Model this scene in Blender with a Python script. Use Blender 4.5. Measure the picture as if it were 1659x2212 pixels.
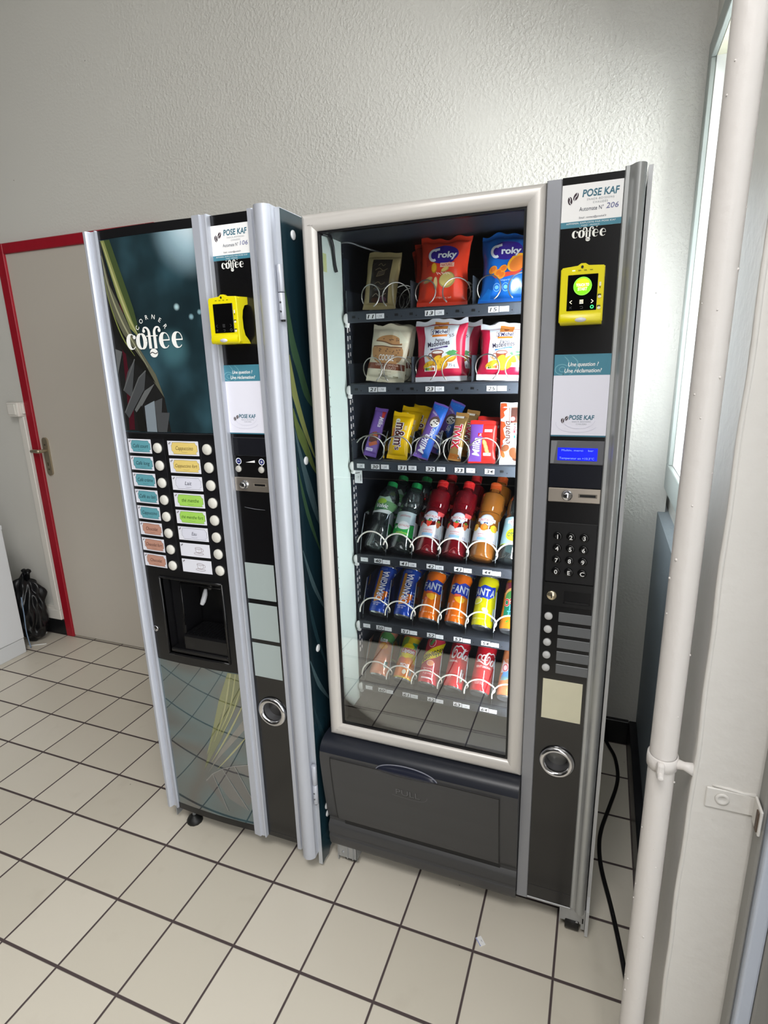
import bpy, bmesh, math, random
from mathutils import Vector, Matrix
from mathutils.geometry import tessellate_polygon

for o in list(bpy.data.objects):
    bpy.data.objects.remove(o, do_unlink=True)
SC = bpy.context.scene
COL = SC.collection
PI = math.pi

# ------------------------------------------------------------------ camera
cam_data = bpy.data.cameras.new('camera')
cam_data.sensor_fit = 'VERTICAL'
cam_data.sensor_height = 24.0
cam_data.lens = 24.0 * 1213.46 / 2212.0
cam_data.clip_start = 0.02
cam = bpy.data.objects.new('camera', cam_data)
cam.location = (2.81772, -2.11517, 1.48606)
cam.rotation_euler = (1.310925, 0.0258218, 0.3636295)
COL.objects.link(cam)
SC.camera = cam

# ------------------------------------------------------------------ exposure, world, daylight
SC.view_settings.view_transform = 'Standard'
SC.view_settings.look = 'None'
SC.view_settings.exposure = 0.0
SC.view_settings.gamma = 1.0
SC.view_settings.use_curve_mapping = False

world = bpy.data.worlds.new('overcast_sky')
SC.world = world
world.use_nodes = True
wn = world.node_tree.nodes
wn['Background'].inputs[0].default_value = (0.95, 0.97, 1.0, 1)
wn['Background'].inputs[1].default_value = 4.0

def area(name, loc, rot, sx, sy, power, color=(1, 1, 1), spread=180):
    d = bpy.data.lights.new(name, 'AREA')
    d.shape = 'RECTANGLE'; d.size = sx; d.size_y = sy
    d.energy = power; d.color = color; d.spread = math.radians(spread)
    o = bpy.data.objects.new(name, d); COL.objects.link(o)
    o.location = loc; o.rotation_euler = rot
    return o
# daylight through the glazed entrance in the right wall (beside / behind the camera)
area('daylight_entrance', (3.22, -2.85, 1.70), (0, PI/2, 0), 2.9, 1.5, 66, (1.0, 0.985, 0.968))
# daylight through the narrow window beside the snack machine (sky and the bright ground outside)
area('daylight_side_window', (3.34, -0.38, 1.70), (0, PI/2, 0), 1.1, 0.66, 44, (0.98, 0.99, 1.0))
# unseen fill lights added behind the camera to brighten pier, pipe and wall
area('added_fill_light', (2.5, -2.7, 3.37), (0, 0, 0), 1.0, .8, 52, (1.0, 0.985, 0.965))
area('added_fill_light', (0.2, -4.3, 3.36), (0, 0, 0), 1.2, .5, 4, (0.93, 0.95, 1.0))

# ------------------------------------------------------------------ materials
def lin(c):
    c /= 255.0
    return c/12.92 if c <= 0.04045 else ((c+0.055)/1.055)**2.4
def rgb(c):
    return (lin(c[0]), lin(c[1]), lin(c[2]), 1.0)

MATS = {}
def mat(key, col=(200, 200, 200), rough=0.5, metal=0.0, ior=1.45, emit=0.0, ecol=None,
        bump=0.0, bscale=200.0, coat=0.0, vary=0.0, vscale=8.0):
    if key in MATS:
        return MATS[key]
    m = bpy.data.materials.new(key); m.use_nodes = True
    nt = m.node_tree; b = nt.nodes['Principled BSDF']
    b.inputs['Base Color'].default_value = rgb(col)
    b.inputs['Roughness'].default_value = rough
    b.inputs['Metallic'].default_value = metal
    b.inputs['IOR'].default_value = ior
    if coat: b.inputs['Coat Weight'].default_value = coat; b.inputs['Coat Roughness'].default_value = 0.03
    if emit:
        b.inputs['Emission Color'].default_value = rgb(ecol or col)
        b.inputs['Emission Strength'].default_value = emit
    if bump or vary:
        tc = nt.nodes.new('ShaderNodeTexCoord')
    if bump:
        n = nt.nodes.new('ShaderNodeTexNoise'); n.inputs['Scale'].default_value = bscale
        n.inputs['Detail'].default_value = 3
        bp = nt.nodes.new('ShaderNodeBump'); bp.inputs['Strength'].default_value = bump
        bp.inputs['Distance'].default_value = 0.004
        nt.links.new(tc.outputs['Object'], n.inputs['Vector'])
        nt.links.new(n.outputs['Fac'], bp.inputs['Height'])
        nt.links.new(bp.outputs['Normal'], b.inputs['Normal'])
    if vary:
        n = nt.nodes.new('ShaderNodeTexNoise'); n.inputs['Scale'].default_value = vscale
        n.inputs['Detail'].default_value = 4
        mx = nt.nodes.new('ShaderNodeMix'); mx.data_type = 'RGBA'
        c = rgb(col)
        mx.inputs[6].default_value = (c[0]*(1-vary), c[1]*(1-vary), c[2]*(1-vary), 1)
        mx.inputs[7].default_value = (min(1, c[0]*(1+vary)), min(1, c[1]*(1+vary)), min(1, c[2]*(1+vary)), 1)
        nt.links.new(tc.outputs['Object'], n.inputs['Vector'])
        nt.links.new(n.outputs['Fac'], mx.inputs[0])
        nt.links.new(mx.outputs[2], b.inputs['Base Color'])
    MATS[key] = m
    return m

def ink(r, g, b, rough=0.45):
    return mat('ink_%d_%d_%d_%d' % (r, g, b, int(rough*100)), (r, g, b), rough)

def clear(key, tint=(255, 255, 255), reflect=1.0, rough=0.02, f0=0.04, opacity=0.0, ocol=(255, 255, 255)):
    """clear film / glass: tinted see-through mixed with a Fresnel reflection (and a little body colour)"""
    if key in MATS: return MATS[key]
    m = bpy.data.materials.new(key); m.use_nodes = True
    nt = m.node_tree; nt.nodes.clear()
    out = nt.nodes.new('ShaderNodeOutputMaterial')
    tr = nt.nodes.new('ShaderNodeBsdfTransparent'); tr.inputs[0].default_value = rgb(tint)
    gl = nt.nodes.new('ShaderNodeBsdfGlossy'); gl.inputs['Roughness'].default_value = rough
    body = tr.outputs[0]
    if opacity:
        df = nt.nodes.new('ShaderNodeBsdfDiffuse'); df.inputs[0].default_value = rgb(ocol)
        m0 = nt.nodes.new('ShaderNodeMixShader'); m0.inputs[0].default_value = opacity
        nt.links.new(tr.outputs[0], m0.inputs[1]); nt.links.new(df.outputs[0], m0.inputs[2])
        body = m0.outputs[0]
    fr = nt.nodes.new('ShaderNodeFresnel')
    s = math.sqrt(f0); fr.inputs[0].default_value = (1+s)/(1-s)
    mul = nt.nodes.new('ShaderNodeMath'); mul.operation = 'MULTIPLY'; mul.use_clamp = True
    mul.inputs[1].default_value = reflect
    nt.links.new(fr.outputs[0], mul.inputs[0])
    ms = nt.nodes.new('ShaderNodeMixShader')
    nt.links.new(mul.outputs[0], ms.inputs[0])
    nt.links.new(body, ms.inputs[1]); nt.links.new(gl.outputs[0], ms.inputs[2])
    nt.links.new(ms.outputs[0], out.inputs[0])
    MATS[key] = m
    return m

# ------------------------------------------------------------------ mesh builder
WL = {}          # world location of every object built in world space

class MB:
    def __init__(self):
        self.v = []; self.f = []; self.mi = []; self.sm = []; self.mats = []
    def mid(self, m):
        if m not in self.mats: self.mats.append(m)
        return self.mats.index(m)
    def add(self, verts, faces, m, smooth=False):
        o = len(self.v); k = self.mid(m)
        self.v.extend([tuple(v) for v in verts])
        for f in faces:
            self.f.append([i+o for i in f]); self.mi.append(k); self.sm.append(smooth)
        return self
    def bm(self, b, m, smooth=False, M=None):
        b.verts.index_update()
        vs = [(M @ v.co if M else v.co.copy()) for v in b.verts]
        self.add(vs, [[v.index for v in f.verts] for f in b.faces], m, smooth); b.free()
        return self
    def box(self, x0, x1, y0, y1, z0, z1, m, bev=0.0, seg=2, M=None):
        b = bmesh.new(); bmesh.ops.create_cube(b, size=1.0)
        for v in b.verts:
            v.co = Vector((x0+(v.co.x+.5)*(x1-x0), y0+(v.co.y+.5)*(y1-y0), z0+(v.co.z+.5)*(z1-z0)))
        if bev: bmesh.ops.bevel(b, geom=b.edges[:], offset=bev, segments=seg, affect='EDGES', profile=0.5)
        return self.bm(b, m, False, M)
    def lathe(self, prof, m, n=32, M=None, smooth=True, cap=True):
        vs = []; fs = []
        for r, z in prof:
            for i in range(n):
                a = 2*PI*i/n; vs.append(Vector((r*math.cos(a), r*math.sin(a), z)))
        for j in range(len(prof)-1):
            for i in range(n):
                k = (i+1) % n; fs.append([j*n+i, j*n+k, (j+1)*n+k, (j+1)*n+i])
        if cap:
            if prof[0][0] > 1e-6: fs.append([i for i in range(n)][::-1])
            if prof[-1][0] > 1e-6: fs.append([(len(prof)-1)*n+i for i in range(n)])
        if M: vs = [M @ v for v in vs]
        return self.add(vs, fs, m, smooth)
    def cyl(self, p0, p1, r, m, n=20, r1=None, smooth=True):
        p0 = Vector(p0); p1 = Vector(p1); d = p1-p0
        M = Matrix.Translation(p0) @ d.to_track_quat('Z', 'Y').to_matrix().to_4x4()
        L = d.length; r1 = r if r1 is None else r1
        e = min(r, r1)*0.08
        return self.lathe([(r-e, 0), (r, e), (r1, L-e), (r1-e, L)], m, n, M, smooth)
    def tube(self, pts, r, m, n=10, closed=False, smooth=True, cap=True):
        P_ = [Vector(p) for p in pts]; N = len(P_); vs = []; fs = []
        up = None
        for i in range(N):
            a = P_[(i-1) % N] if (closed or i > 0) else P_[i]
            b = P_[(i+1) % N] if (closed or i < N-1) else P_[i]
            t = (b-a).normalized()
            if up is None:
                up = Vector((0, 0, 1)) if abs(t.z) < .9 else Vector((1, 0, 0))
            s = t.cross(up).normalized(); up = s.cross(t).normalized()
            rr = r[i] if isinstance(r, (list, tuple)) else r
            for k in range(n):
                an = 2*PI*k/n
                vs.append(P_[i] + (s*math.cos(an)+up*math.sin(an))*rr)
        for i in range(N if closed else N-1):
            j = (i+1) % N
            for k in range(n):
                l = (k+1) % n; fs.append([i*n+k, i*n+l, j*n+l, j*n+k])
        if cap and not closed:
            fs.append([k for k in range(n)][::-1]); fs.append([(N-1)*n+k for k in range(n)])
        return self.add(vs, fs, m, smooth)
    def prism(self, poly, lo, hi, m, axis='z', smooth=False, cap=True):
        """poly in 2D extruded along an axis: x -> (y,z), y -> (x,z), z -> (x,y)"""
        def put(a, b, t):
            return {'x': (t, a, b), 'y': (a, t, b), 'z': (a, b, t)}[axis]
        n = len(poly)
        vs = [put(a, b, lo) for a, b in poly] + [put(a, b, hi) for a, b in poly]
        fs = [[i, (i+1) % n, n+(i+1) % n, n+i] for i in range(n)]
        self.add(vs, fs, m, smooth)
        if cap:
            tris = tessellate_polygon([[Vector((a, b, 0)) for a, b in poly]])
            self.add(vs, [list(t) for t in tris] + [[i+n for i in t] for t in tris], m)
        return self
    def holed(self, x0, x1, z0, z1, y, yb, cx, cz, r, m, n=40):
        """a front plate facing -Y with a round hole, and its four edges back to yb"""
        o = [(x0, z0), (x1, z0), (x1, z1), (x0, z1)]; c = [(cx+r*math.cos(2*PI*i/n), cz+r*math.sin(2*PI*i/n)) for i in range(n)]
        tr = tessellate_polygon([[Vector((a, b_, 0)) for a, b_ in o], [Vector((a, b_, 0)) for a, b_ in c[::-1]]])
        pts = o + c[::-1]
        self.add([(a, y, b_) for a, b_ in pts], [list(t) for t in tr], m)
        self.add([(a, y, b_) for a, b_ in o]+[(a, yb, b_) for a, b_ in o], [[i, (i+1) % 4, 4+(i+1) % 4, 4+i] for i in range(4)], m)
        return self
    def build(self, name, parent=None, local=False, soft=None):
        me = bpy.data.meshes.new(name)
        vs = [Vector(v) for v in self.v]
        org = Vector((0, 0, 0))
        if not local and vs:
            lo = Vector([min(v[i] for v in vs) for i in range(3)])
            hi = Vector([max(v[i] for v in vs) for i in range(3)])
            org = (lo+hi)/2
            if parent is None: org.z = lo.z
        me.from_pydata([v-org for v in vs], [], self.f)
        for m in self.mats: me.materials.append(m)
        me.polygons.foreach_set('material_index', self.mi)
        me.polygons.foreach_set('use_smooth', self.sm)
        me.update()
        if soft:
            me.polygons.foreach_set('use_smooth', [True]*len(me.polygons)); me.set_sharp_from_angle(angle=math.radians(soft))
        o = bpy.data.objects.new(name, me); COL.objects.link(o)
        if parent is not None:
            o.parent = parent
            if not local: o.location = org - WL.get(parent.name, Vector((0, 0, 0)))
        else:
            o.location = org
        WL[o.name] = org.copy()
        return o

def fixnormals(o, keep_first=None):
    b = bmesh.new(); b.from_mesh(o.data)
    bmesh.ops.recalc_face_normals(b, faces=b.faces[:]); b.to_mesh(o.data); b.free()
    return o

def thing(name, loc, label, cat, group=None, rot=(0, 0, 0)):
    o = bpy.data.objects.new(name, None); COL.objects.link(o)
    o.empty_display_size = 0.05
    o.location = loc; o.rotation_euler = rot; WL[o.name] = Vector(loc)
    return tag(o, label, cat, group)
def tag(o, label, cat, group=None, kind=None):
    if label: o['label'] = label
    if cat: o['category'] = cat
    if group: o['group'] = group
    if kind: o['kind'] = kind
    return o
def struct(o):
    o['kind'] = 'structure'; return o
def dup(root, loc, rot=None, label=None, group=None):
    r = root.copy(); COL.objects.link(r); r.location = loc
    if rot is not None: r.rotation_euler = rot
    if label: r['label'] = label
    if group: r['group'] = group
    for ch in list(root.children):
        c = ch.copy(); COL.objects.link(c); c.parent = r
        for g in list(ch.children):
            d = g.copy(); COL.objects.link(d); d.parent = c
    return r

# ------------------------------------------------------------------ printed art: flat shapes mapped onto a surface
GL = {}
def glyphs(s, bold=0.0, shear=0.0, space=1.0):
    k = (s, bold, shear, space)
    if k in GL: return GL[k]
    cu = bpy.data.curves.new('t', 'FONT'); cu.body = s; cu.size = 1.0
    cu.offset = bold; cu.shear = shear; cu.space_character = space; cu.resolution_u = 3
    ob = bpy.data.objects.new('t', cu); COL.objects.link(ob)
    dg = bpy.context.evaluated_depsgraph_get(); dg.update()
    me = bpy.data.meshes.new_from_object(ob.evaluated_get(dg))
    vs = [(v.co.x, v.co.y) for v in me.vertices]; fs = [list(p.vertices) for p in me.polygons]
    bpy.data.objects.remove(ob); bpy.data.curves.remove(cu); bpy.data.meshes.remove(me)
    if not vs: vs = [(0, 0)]
    bb = (min(v[0] for v in vs), max(v[0] for v in vs), min(v[1] for v in vs), max(v[1] for v in vs))
    GL[k] = (vs, fs, bb); return GL[k]

def smooth(pts, n=5, closed=False):
    out = []; N = len(pts)
    rng = N if closed else N-1
    for i in range(rng):
        g = lambda j: pts[j % N] if closed else pts[max(0, min(N-1, j))]
        a, b, c, d = g(i-1), g(i), g(i+1), g(i+2)
        for k in range(n):
            t = k/n
            out.append(tuple(0.5*(2*b[q]+(c[q]-a[q])*t+(2*a[q]-5*b[q]+4*c[q]-d[q])*t*t+(3*b[q]-a[q]-3*c[q]+d[q])*t**3) for q in range(len(b))))
    if not closed: out.append(tuple(pts[-1]))
    return out

class Art:
    """2D shapes -> mb, through fn(u, v, height)"""
    def __init__(self, mb, fn, su=None, sv=None, step=0.0002, base=0.0003):
        self.mb = mb; self.fn = fn; self.su = su; self.sv = sv; self.step = step; self.base = base
    def emit(self, vs, fs, m, L):
        h = self.base + L*self.step
        if self.su or self.sv:
            b = bmesh.new()
            bv = [b.verts.new((x, y, 0)) for x, y in vs]
            for f in fs:
                try: b.faces.new([bv[i] for i in f])
                except ValueError: pass
            for ax, st in ((0, self.su), (1, self.sv)):
                if not st: continue
                lo = min(v[ax] for v in vs); hi = max(v[ax] for v in vs)
                k = math.ceil(lo/st + 1e-6)
                while k*st < hi - 1e-9:
                    co = Vector((k*st, 0, 0)) if ax == 0 else Vector((0, k*st, 0))
                    no = Vector((1, 0, 0)) if ax == 0 else Vector((0, 1, 0))
                    bmesh.ops.bisect_plane(b, geom=b.verts[:]+b.edges[:]+b.faces[:], dist=1e-7, plane_co=co, plane_no=no)
                    k += 1
            b.verts.index_update()
            vs = [(v.co.x, v.co.y) for v in b.verts]; fs = [[v.index for v in f.verts] for f in b.faces]
            b.free()
        # keep every face counter-clockwise in (u,v)
        out = []
        for f in fs:
            a = 0.0
            for i in range(len(f)):
                p, q = vs[f[i]], vs[f[(i+1) % len(f)]]; a += p[0]*q[1]-q[0]*p[1]
            if abs(a) < 1e-12: continue
            out.append(f if a > 0 else f[::-1])
        self.mb.add([self.fn(x, y, h) for x, y in vs], out, m, bool(self.su))
    def poly(self, pts, m, L=1):
        pts = list(pts)
        tr = tessellate_polygon([[Vector((x, y, 0)) for x, y in pts]])
        self.emit(pts, [list(t) for t in tr], m, L)
    def rect(self, u0, v0, u1, v1, m, L=1, rot=0):
        cu, cv = (u0+u1)/2, (v0+v1)/2; c, s = math.cos(rot), math.sin(rot)
        p = [(u0, v0), (u1, v0), (u1, v1), (u0, v1)]
        if rot: p = [(cu+(x-cu)*c-(y-cv)*s, cv+(x-cu)*s+(y-cv)*c) for x, y in p]
        self.emit(p, [[0, 1, 2, 3]], m, L)
    def ell(self, cu, cv, ru, rv, m, L=1, rot=0, n=24):
        c, s = math.cos(rot), math.sin(rot)
        p = []
        for i in range(n):
            x = ru*math.cos(2*PI*i/n); y = rv*math.sin(2*PI*i/n); p.append((cu+x*c-y*s, cv+x*s+y*c))
        self.emit(p, [list(range(n))], m, L)
    def stroke(self, pts, w, m, L=1, closed=False, sm=5):
        ws = list(w) if isinstance(w, (list, tuple)) else [w]*len(pts)
        q = [(p[0], p[1], ws[i]) for i, p in enumerate(pts)]
        if sm: q = smooth(q, sm, closed)
        N = len(q); vs = []; fs = []
        for i in range(N):
            a = q[(i-1) % N] if (closed or i > 0) else q[i]
            b = q[(i+1) % N] if (closed or i < N-1) else q[i]
            dx, dy = b[0]-a[0], b[1]-a[1]; l = math.hypot(dx, dy) or 1
            nx, ny = -dy/l*q[i][2]/2, dx/l*q[i][2]/2
            vs += [(q[i][0]+nx, q[i][1]+ny), (q[i][0]-nx, q[i][1]-ny)]
        for i in range(N if closed else N-1):
            j = (i+1) % N; fs.append([2*i, 2*i+1, 2*j+1, 2*j])
        self.emit(vs, fs, m, L)
    def ring(self, cu, cv, ru, rv, w, m, L=1, a0=0, a1=360, rot=0, n=24):
        pts = []; ws = []
        c, s = math.cos(rot), math.sin(rot)
        for i in range(n+1):
            a = math.radians(a0+(a1-a0)*i/n); x = ru*math.cos(a); y = rv*math.sin(a)
            pts.append((cu+x*c-y*s, cv+x*s+y*c)); ws.append(w(a) if callable(w) else w)
        self.stroke(pts, ws, m, L, sm=0)
    def text(self, s, cu, cv, size, m, L=2, w=None, bold=0.0, shear=0.0, rot=0.0, align='C', space=1.0):
        vs, fs, bb = glyphs(s, bold, shear, space)
        k = size/0.72
        tw = (bb[1]-bb[0])*k; sx = k
        if w: sx = k*w/tw; tw = w
        x0 = {'C': -tw/2, 'L': 0, 'R': -tw}[align]
        cap0, cap1 = 0.0, 0.72
        c, sn = math.cos(rot), math.sin(rot); out = []
        for x, y in vs:
            X = (x-bb[0])*sx + x0; Y = (y-(cap0+cap1)/2)*k
            out.append((cu+X*c-Y*sn, cv+X*sn+Y*c))
        self.emit(out, fs, m, L)
        return tw

def front(y):                     # a plane facing the room (-Y)
    return lambda u, v, h: (u, y-h, v)
def sub(fn, u0, v0, rot=0.0, k=1.0):
    c, s = math.cos(rot)*k, math.sin(rot)*k
    return lambda u, v, h: fn(u0+u*c-v*s, v0+u*s+v*c, h)

WHITE = ink(238, 238, 238); BLACK = ink(14, 14, 16); NAVY = ink(24, 26, 60)

def coffee_logo(A, cu, cv, W, m, L=2, arc=True):
    """'coffee' in a fat-face hand, two f hooks and a bean below; W = word width"""
    k = W/6.0; x0 = cu-W/2
    P2 = lambda x, y: (x0+x*k, cv+y*k)
    thickL = lambda a: k*(0.07+0.36*max(0, -math.cos(a)))
    thickB = lambda a: k*(0.07+0.36*abs(math.cos(a)))
    def c_(cx, a0, a1): 
        q = P2(cx, 0); A.ring(q[0], q[1], .42*k, .60*k, thickL, m, L, a0, a1)
    c_(.55, 42, 318); q = P2(.86, .36); A.ell(q[0], q[1], .16*k, .16*k, m, L)
    q = P2(1.62, 0); A.ring(q[0], q[1], .40*k, .60*k, thickB, m, L)
    for sx, xx in ((-1, 2.52), (1, 3.08)):
        A.stroke([P2(xx, -.62), P2(xx, -.1), P2(xx, .42), P2(xx+sx*.02, .80), P2(xx+sx*.22, 1.06), P2(xx+sx*.50, 1.06), P2(xx+sx*.62, .88)], [.30*k, .30*k, .29*k, .24*k, .16*k, .12*k, .10*k], m, L, sm=5)
        q = P2(xx+sx*.54, .82); A.ell(q[0], q[1], .15*k, .15*k, m, L)
    A.stroke([P2(2.2, .40), P2(3.4, .40)], .08*k, m, L, sm=0)
    for cx in (4.12, 5.42):
        c_(cx, 2, 318)
        A.stroke([P2(cx-.32, .02), P2(cx+.46, .02)], .10*k, m, L, sm=0)
    q = P2(2.8, -.98)
    A.ell(q[0], q[1], .42*k, .36*k, m, L)
    A.stroke([P2(2.4, -1.02), P2(2.65, -.92), P2(2.95, -1.04), P2(3.2, -.94)], .07*k, BLACK, L+1)
    if arc:
        R = 1.75*k; cc = P2(2.82, .15)
        for i, ch in enumerate('CORNER'):
            a = math.radians(148 - i*116/5)
            A.text(ch, cc[0]+R*math.cos(a), cc[1]+R*1.02*math.sin(a), .36*k, m, L, rot=a-PI/2, bold=.01)

def bean_mark(A, cu, cv, k, L=2):
    d = ink(52, 34, 44); w = ink(232, 232, 236)
    for x, y, r in ((-.45, -.25, .15), (.45, .3, -.45)):
        A.ell(cu+x*k, cv+y*k, .36*k, .62*k, d, L, rot=r)
        c, s = math.cos(r), math.sin(r)
        pts = [(.1, -.6), (-.06, -.2), (.08, .2), (-.06, .6)]
        A.stroke([(cu+(x+px*c-py*s)*k, cv+(y+px*s+py*c)*k) for px, py in pts], .10*k, w, L+1)

# ================================================================== THE ROOM
def wall_mat():
    m = bpy.data.materials.new('rough_painted_plaster'); m.use_nodes = True
    nt = m.node_tree; b = nt.nodes['Principled BSDF']; L = nt.links.new
    tc = nt.nodes.new('ShaderNodeTexCoord')
    n1 = nt.nodes.new('ShaderNodeTexNoise'); n1.inputs['Scale'].default_value = 92; n1.inputs['Detail'].default_value = 4; n1.inputs['Roughness'].default_value = .55
    n2 = nt.nodes.new('ShaderNodeTexNoise'); n2.inputs['Scale'].default_value = 2.2; n2.inputs['Detail'].default_value = 2
    L(tc.outputs['Object'], n1.inputs['Vector']); L(tc.outputs['Object'], n2.inputs['Vector'])
    r1 = nt.nodes.new('ShaderNodeMapRange'); r1.inputs[1].default_value = .42; r1.inputs[2].default_value = .68
    L(n1.outputs['Fac'], r1.inputs[0])
    r2 = nt.nodes.new('ShaderNodeMapRange'); r2.inputs[1].default_value = .35; r2.inputs[2].default_value = .6; r2.inputs[3].default_value = .15; r2.inputs[4].default_value = 1
    L(n2.outputs['Fac'], r2.inputs[0])
    mu = nt.nodes.new('ShaderNodeMath'); mu.operation = 'MULTIPLY'
    L(r1.outputs[0], mu.inputs[0]); L(r2.outputs[0], mu.inputs[1])
    sx = nt.nodes.new('ShaderNodeSeparateXYZ'); L(tc.outputs['Object'], sx.inputs[0])
    r3 = nt.nodes.new('ShaderNodeMapRange'); r3.inputs[1].default_value = -.4; r3.inputs[2].default_value = 1.1; r3.inputs[3].default_value = .08
    L(sx.outputs[0], r3.inputs[0])
    m3 = nt.nodes.new('ShaderNodeMath'); m3.operation = 'MULTIPLY'; L(mu.outputs[0], m3.inputs[0]); L(r3.outputs[0], m3.inputs[1]); mu = m3
    bp = nt.nodes.new('ShaderNodeBump'); bp.inputs['Strength'].default_value = .48; bp.inputs['Distance'].default_value = .004
    L(mu.outputs[0], bp.inputs['Height']); L(bp.outputs[0], b.inputs['Normal'])
    # a few small dark specks in the paint
    v = nt.nodes.new('ShaderNodeTexVoronoi'); v.inputs['Scale'].default_value = 6.0; v.inputs['Randomness'].default_value = 1
    L(tc.outputs['Object'], v.inputs['Vector'])
    lt = nt.nodes.new('ShaderNodeMath'); lt.operation = 'LESS_THAN'; lt.inputs[1].default_value = .013
    L(v.outputs['Distance'], lt.inputs[0])
    mx = nt.nodes.new('ShaderNodeMix'); mx.data_type = 'RGBA'
    mx.inputs[6].default_value = rgb((213, 211, 204)); mx.inputs[7].default_value = rgb((120, 116, 108))
    L(lt.outputs[0], mx.inputs[0]); L(mx.outputs[2], b.inputs['Base Color'])
    b.inputs['Roughness'].default_value = .6
    return m
WALL = wall_mat()

def floor_mat():
    m = bpy.data.materials.new('square_floor_tiles'); m.use_nodes = True
    nt = m.node_tree; b = nt.nodes['Principled BSDF']; L = nt.links.new
    g = nt.nodes.new('ShaderNodeNewGeometry'); sp = nt.nodes.new('ShaderNodeSeparateXYZ'); L(g.outputs['Position'], sp.inputs[0])
    def M(op, a, c=None):
        n = nt.nodes.new('ShaderNodeMath'); n.operation = op
        for i, x in enumerate((a, c)):
            if x is None: continue
            if isinstance(x, (int, float)): n.inputs[i].default_value = x
            else: L(x, n.inputs[i])
        return n.outputs[0]
    masks = []; cells = []
    for ax, half in (('X', .0021), ('Y', .0031)):
        q = M('DIVIDE', sp.outputs[ax], .2); q = M('ADD', q, 200.0)
        fr = M('FRACT', M('ADD', q, .5)); d = M('MULTIPLY', M('ABSOLUTE', M('SUBTRACT', fr, .5)), .2)
        mr = nt.nodes.new('ShaderNodeMapRange'); mr.inputs[1].default_value = half; mr.inputs[2].default_value = half+.0016
        L(d, mr.inputs[0]); masks.append(mr.outputs[0]); cells.append(M('FLOOR', q))
    tile = M('MINIMUM', masks[0], masks[1])
    cb = nt.nodes.new('ShaderNodeCombineXYZ'); L(cells[0], cb.inputs[0]); L(cells[1], cb.inputs[1])
    wn_ = nt.nodes.new('ShaderNodeTexWhiteNoise'); wn_.noise_dimensions = '2D'; L(cb.outputs[0], wn_.inputs['Vector'])
    c1 = nt.nodes.new('ShaderNodeMix'); c1.data_type = 'RGBA'
    c1.inputs[6].default_value = rgb((203, 196, 181)); c1.inputs[7].default_value = rgb((213, 206, 192)); L(wn_.outputs['Value'], c1.inputs[0])
    # wear and scuffs
    ns = nt.nodes.new('ShaderNodeTexNoise'); ns.inputs['Scale'].default_value = 9; ns.inputs['Detail'].default_value = 6; L(g.outputs['Position'], ns.inputs['Vector'])
    mr = nt.nodes.new('ShaderNodeMapRange'); mr.inputs[1].default_value = .62; mr.inputs[2].default_value = .8; mr.inputs[4].default_value = .16; L(ns.outputs['Fac'], mr.inputs[0])
    c2 = nt.nodes.new('ShaderNodeMix'); c2.data_type = 'RGBA'; c2.inputs[7].default_value = rgb((150, 138, 118)); L(mr.outputs[0], c2.inputs[0]); L(c1.outputs[2], c2.inputs[6])
    # dark specks
    vo = nt.nodes.new('ShaderNodeTexVoronoi'); vo.inputs['Scale'].default_value = 7; L(g.outputs['Position'], vo.inputs['Vector'])
    lt = M('LESS_THAN', vo.outputs['Distance'], .02)
    c3 = nt.nodes.new('ShaderNodeMix'); c3.data_type = 'RGBA'; c3.inputs[7].default_value = rgb((110, 102, 92)); L(M('MULTIPLY', lt, .7), c3.inputs[0]); L(c2.outputs[2], c3.inputs[6])
    c4 = nt.nodes.new('ShaderNodeMix'); c4.data_type = 'RGBA'; c4.inputs[6].default_value = rgb((74, 62, 62)); L(tile, c4.inputs[0]); L(c3.outputs[2], c4.inputs[7])
    L(c4.outputs[2], b.inputs['Base Color'])
    ro = nt.nodes.new('ShaderNodeMapRange'); ro.inputs[3].default_value = .85; ro.inputs[4].default_value = .33; L(tile, ro.inputs[0]); L(ro.outputs[0], b.inputs['Roughness'])
    bp = nt.nodes.new('ShaderNodeBump'); bp.inputs['Strength'].default_value = .5; bp.inputs['Distance'].default_value = .002
    L(tile, bp.inputs['Height']); L(bp.outputs[0], b.inputs['Normal'])
    return m
FLOOR = floor_mat()
CEIL = mat('ceiling_paint', (196, 194, 188), .8)
PAINT = mat('cream_gloss_paint', (226, 221, 217), .38, bump=.25, bscale=60)
PAINT2 = mat('white_gloss_paint', (224, 221, 216), .35, bump=.3, bscale=45, vary=.04, vscale=6)
TRIMB = mat('blue_grey_trim_paint', (156, 163, 159), .4)
LOWP = mat('lower_wall_paint', (142, 152, 158), .6, bump=.4, bscale=90)
SKIRT = mat('black_skirting_tile', (22, 23, 26), .35)

XR = 3.05
struct(MB().box(-1.8, 3.6, -6.6, .22, -.12, 0, FLOOR).build('floor'))
struct(MB().box(-1.8, 3.6, -6.6, .22, 3.4, 3.52, CEIL).build('ceiling'))
struct(MB().box(-1.8, XR, .02, .22, 0, 3.4, WALL).build('wall_back'))
struct(MB().box(-1.8, -1.6, -6.4, .02, 0, 3.4, mat('grey_paint', (78, 75, 70), .7)).build('wall_left'))
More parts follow.
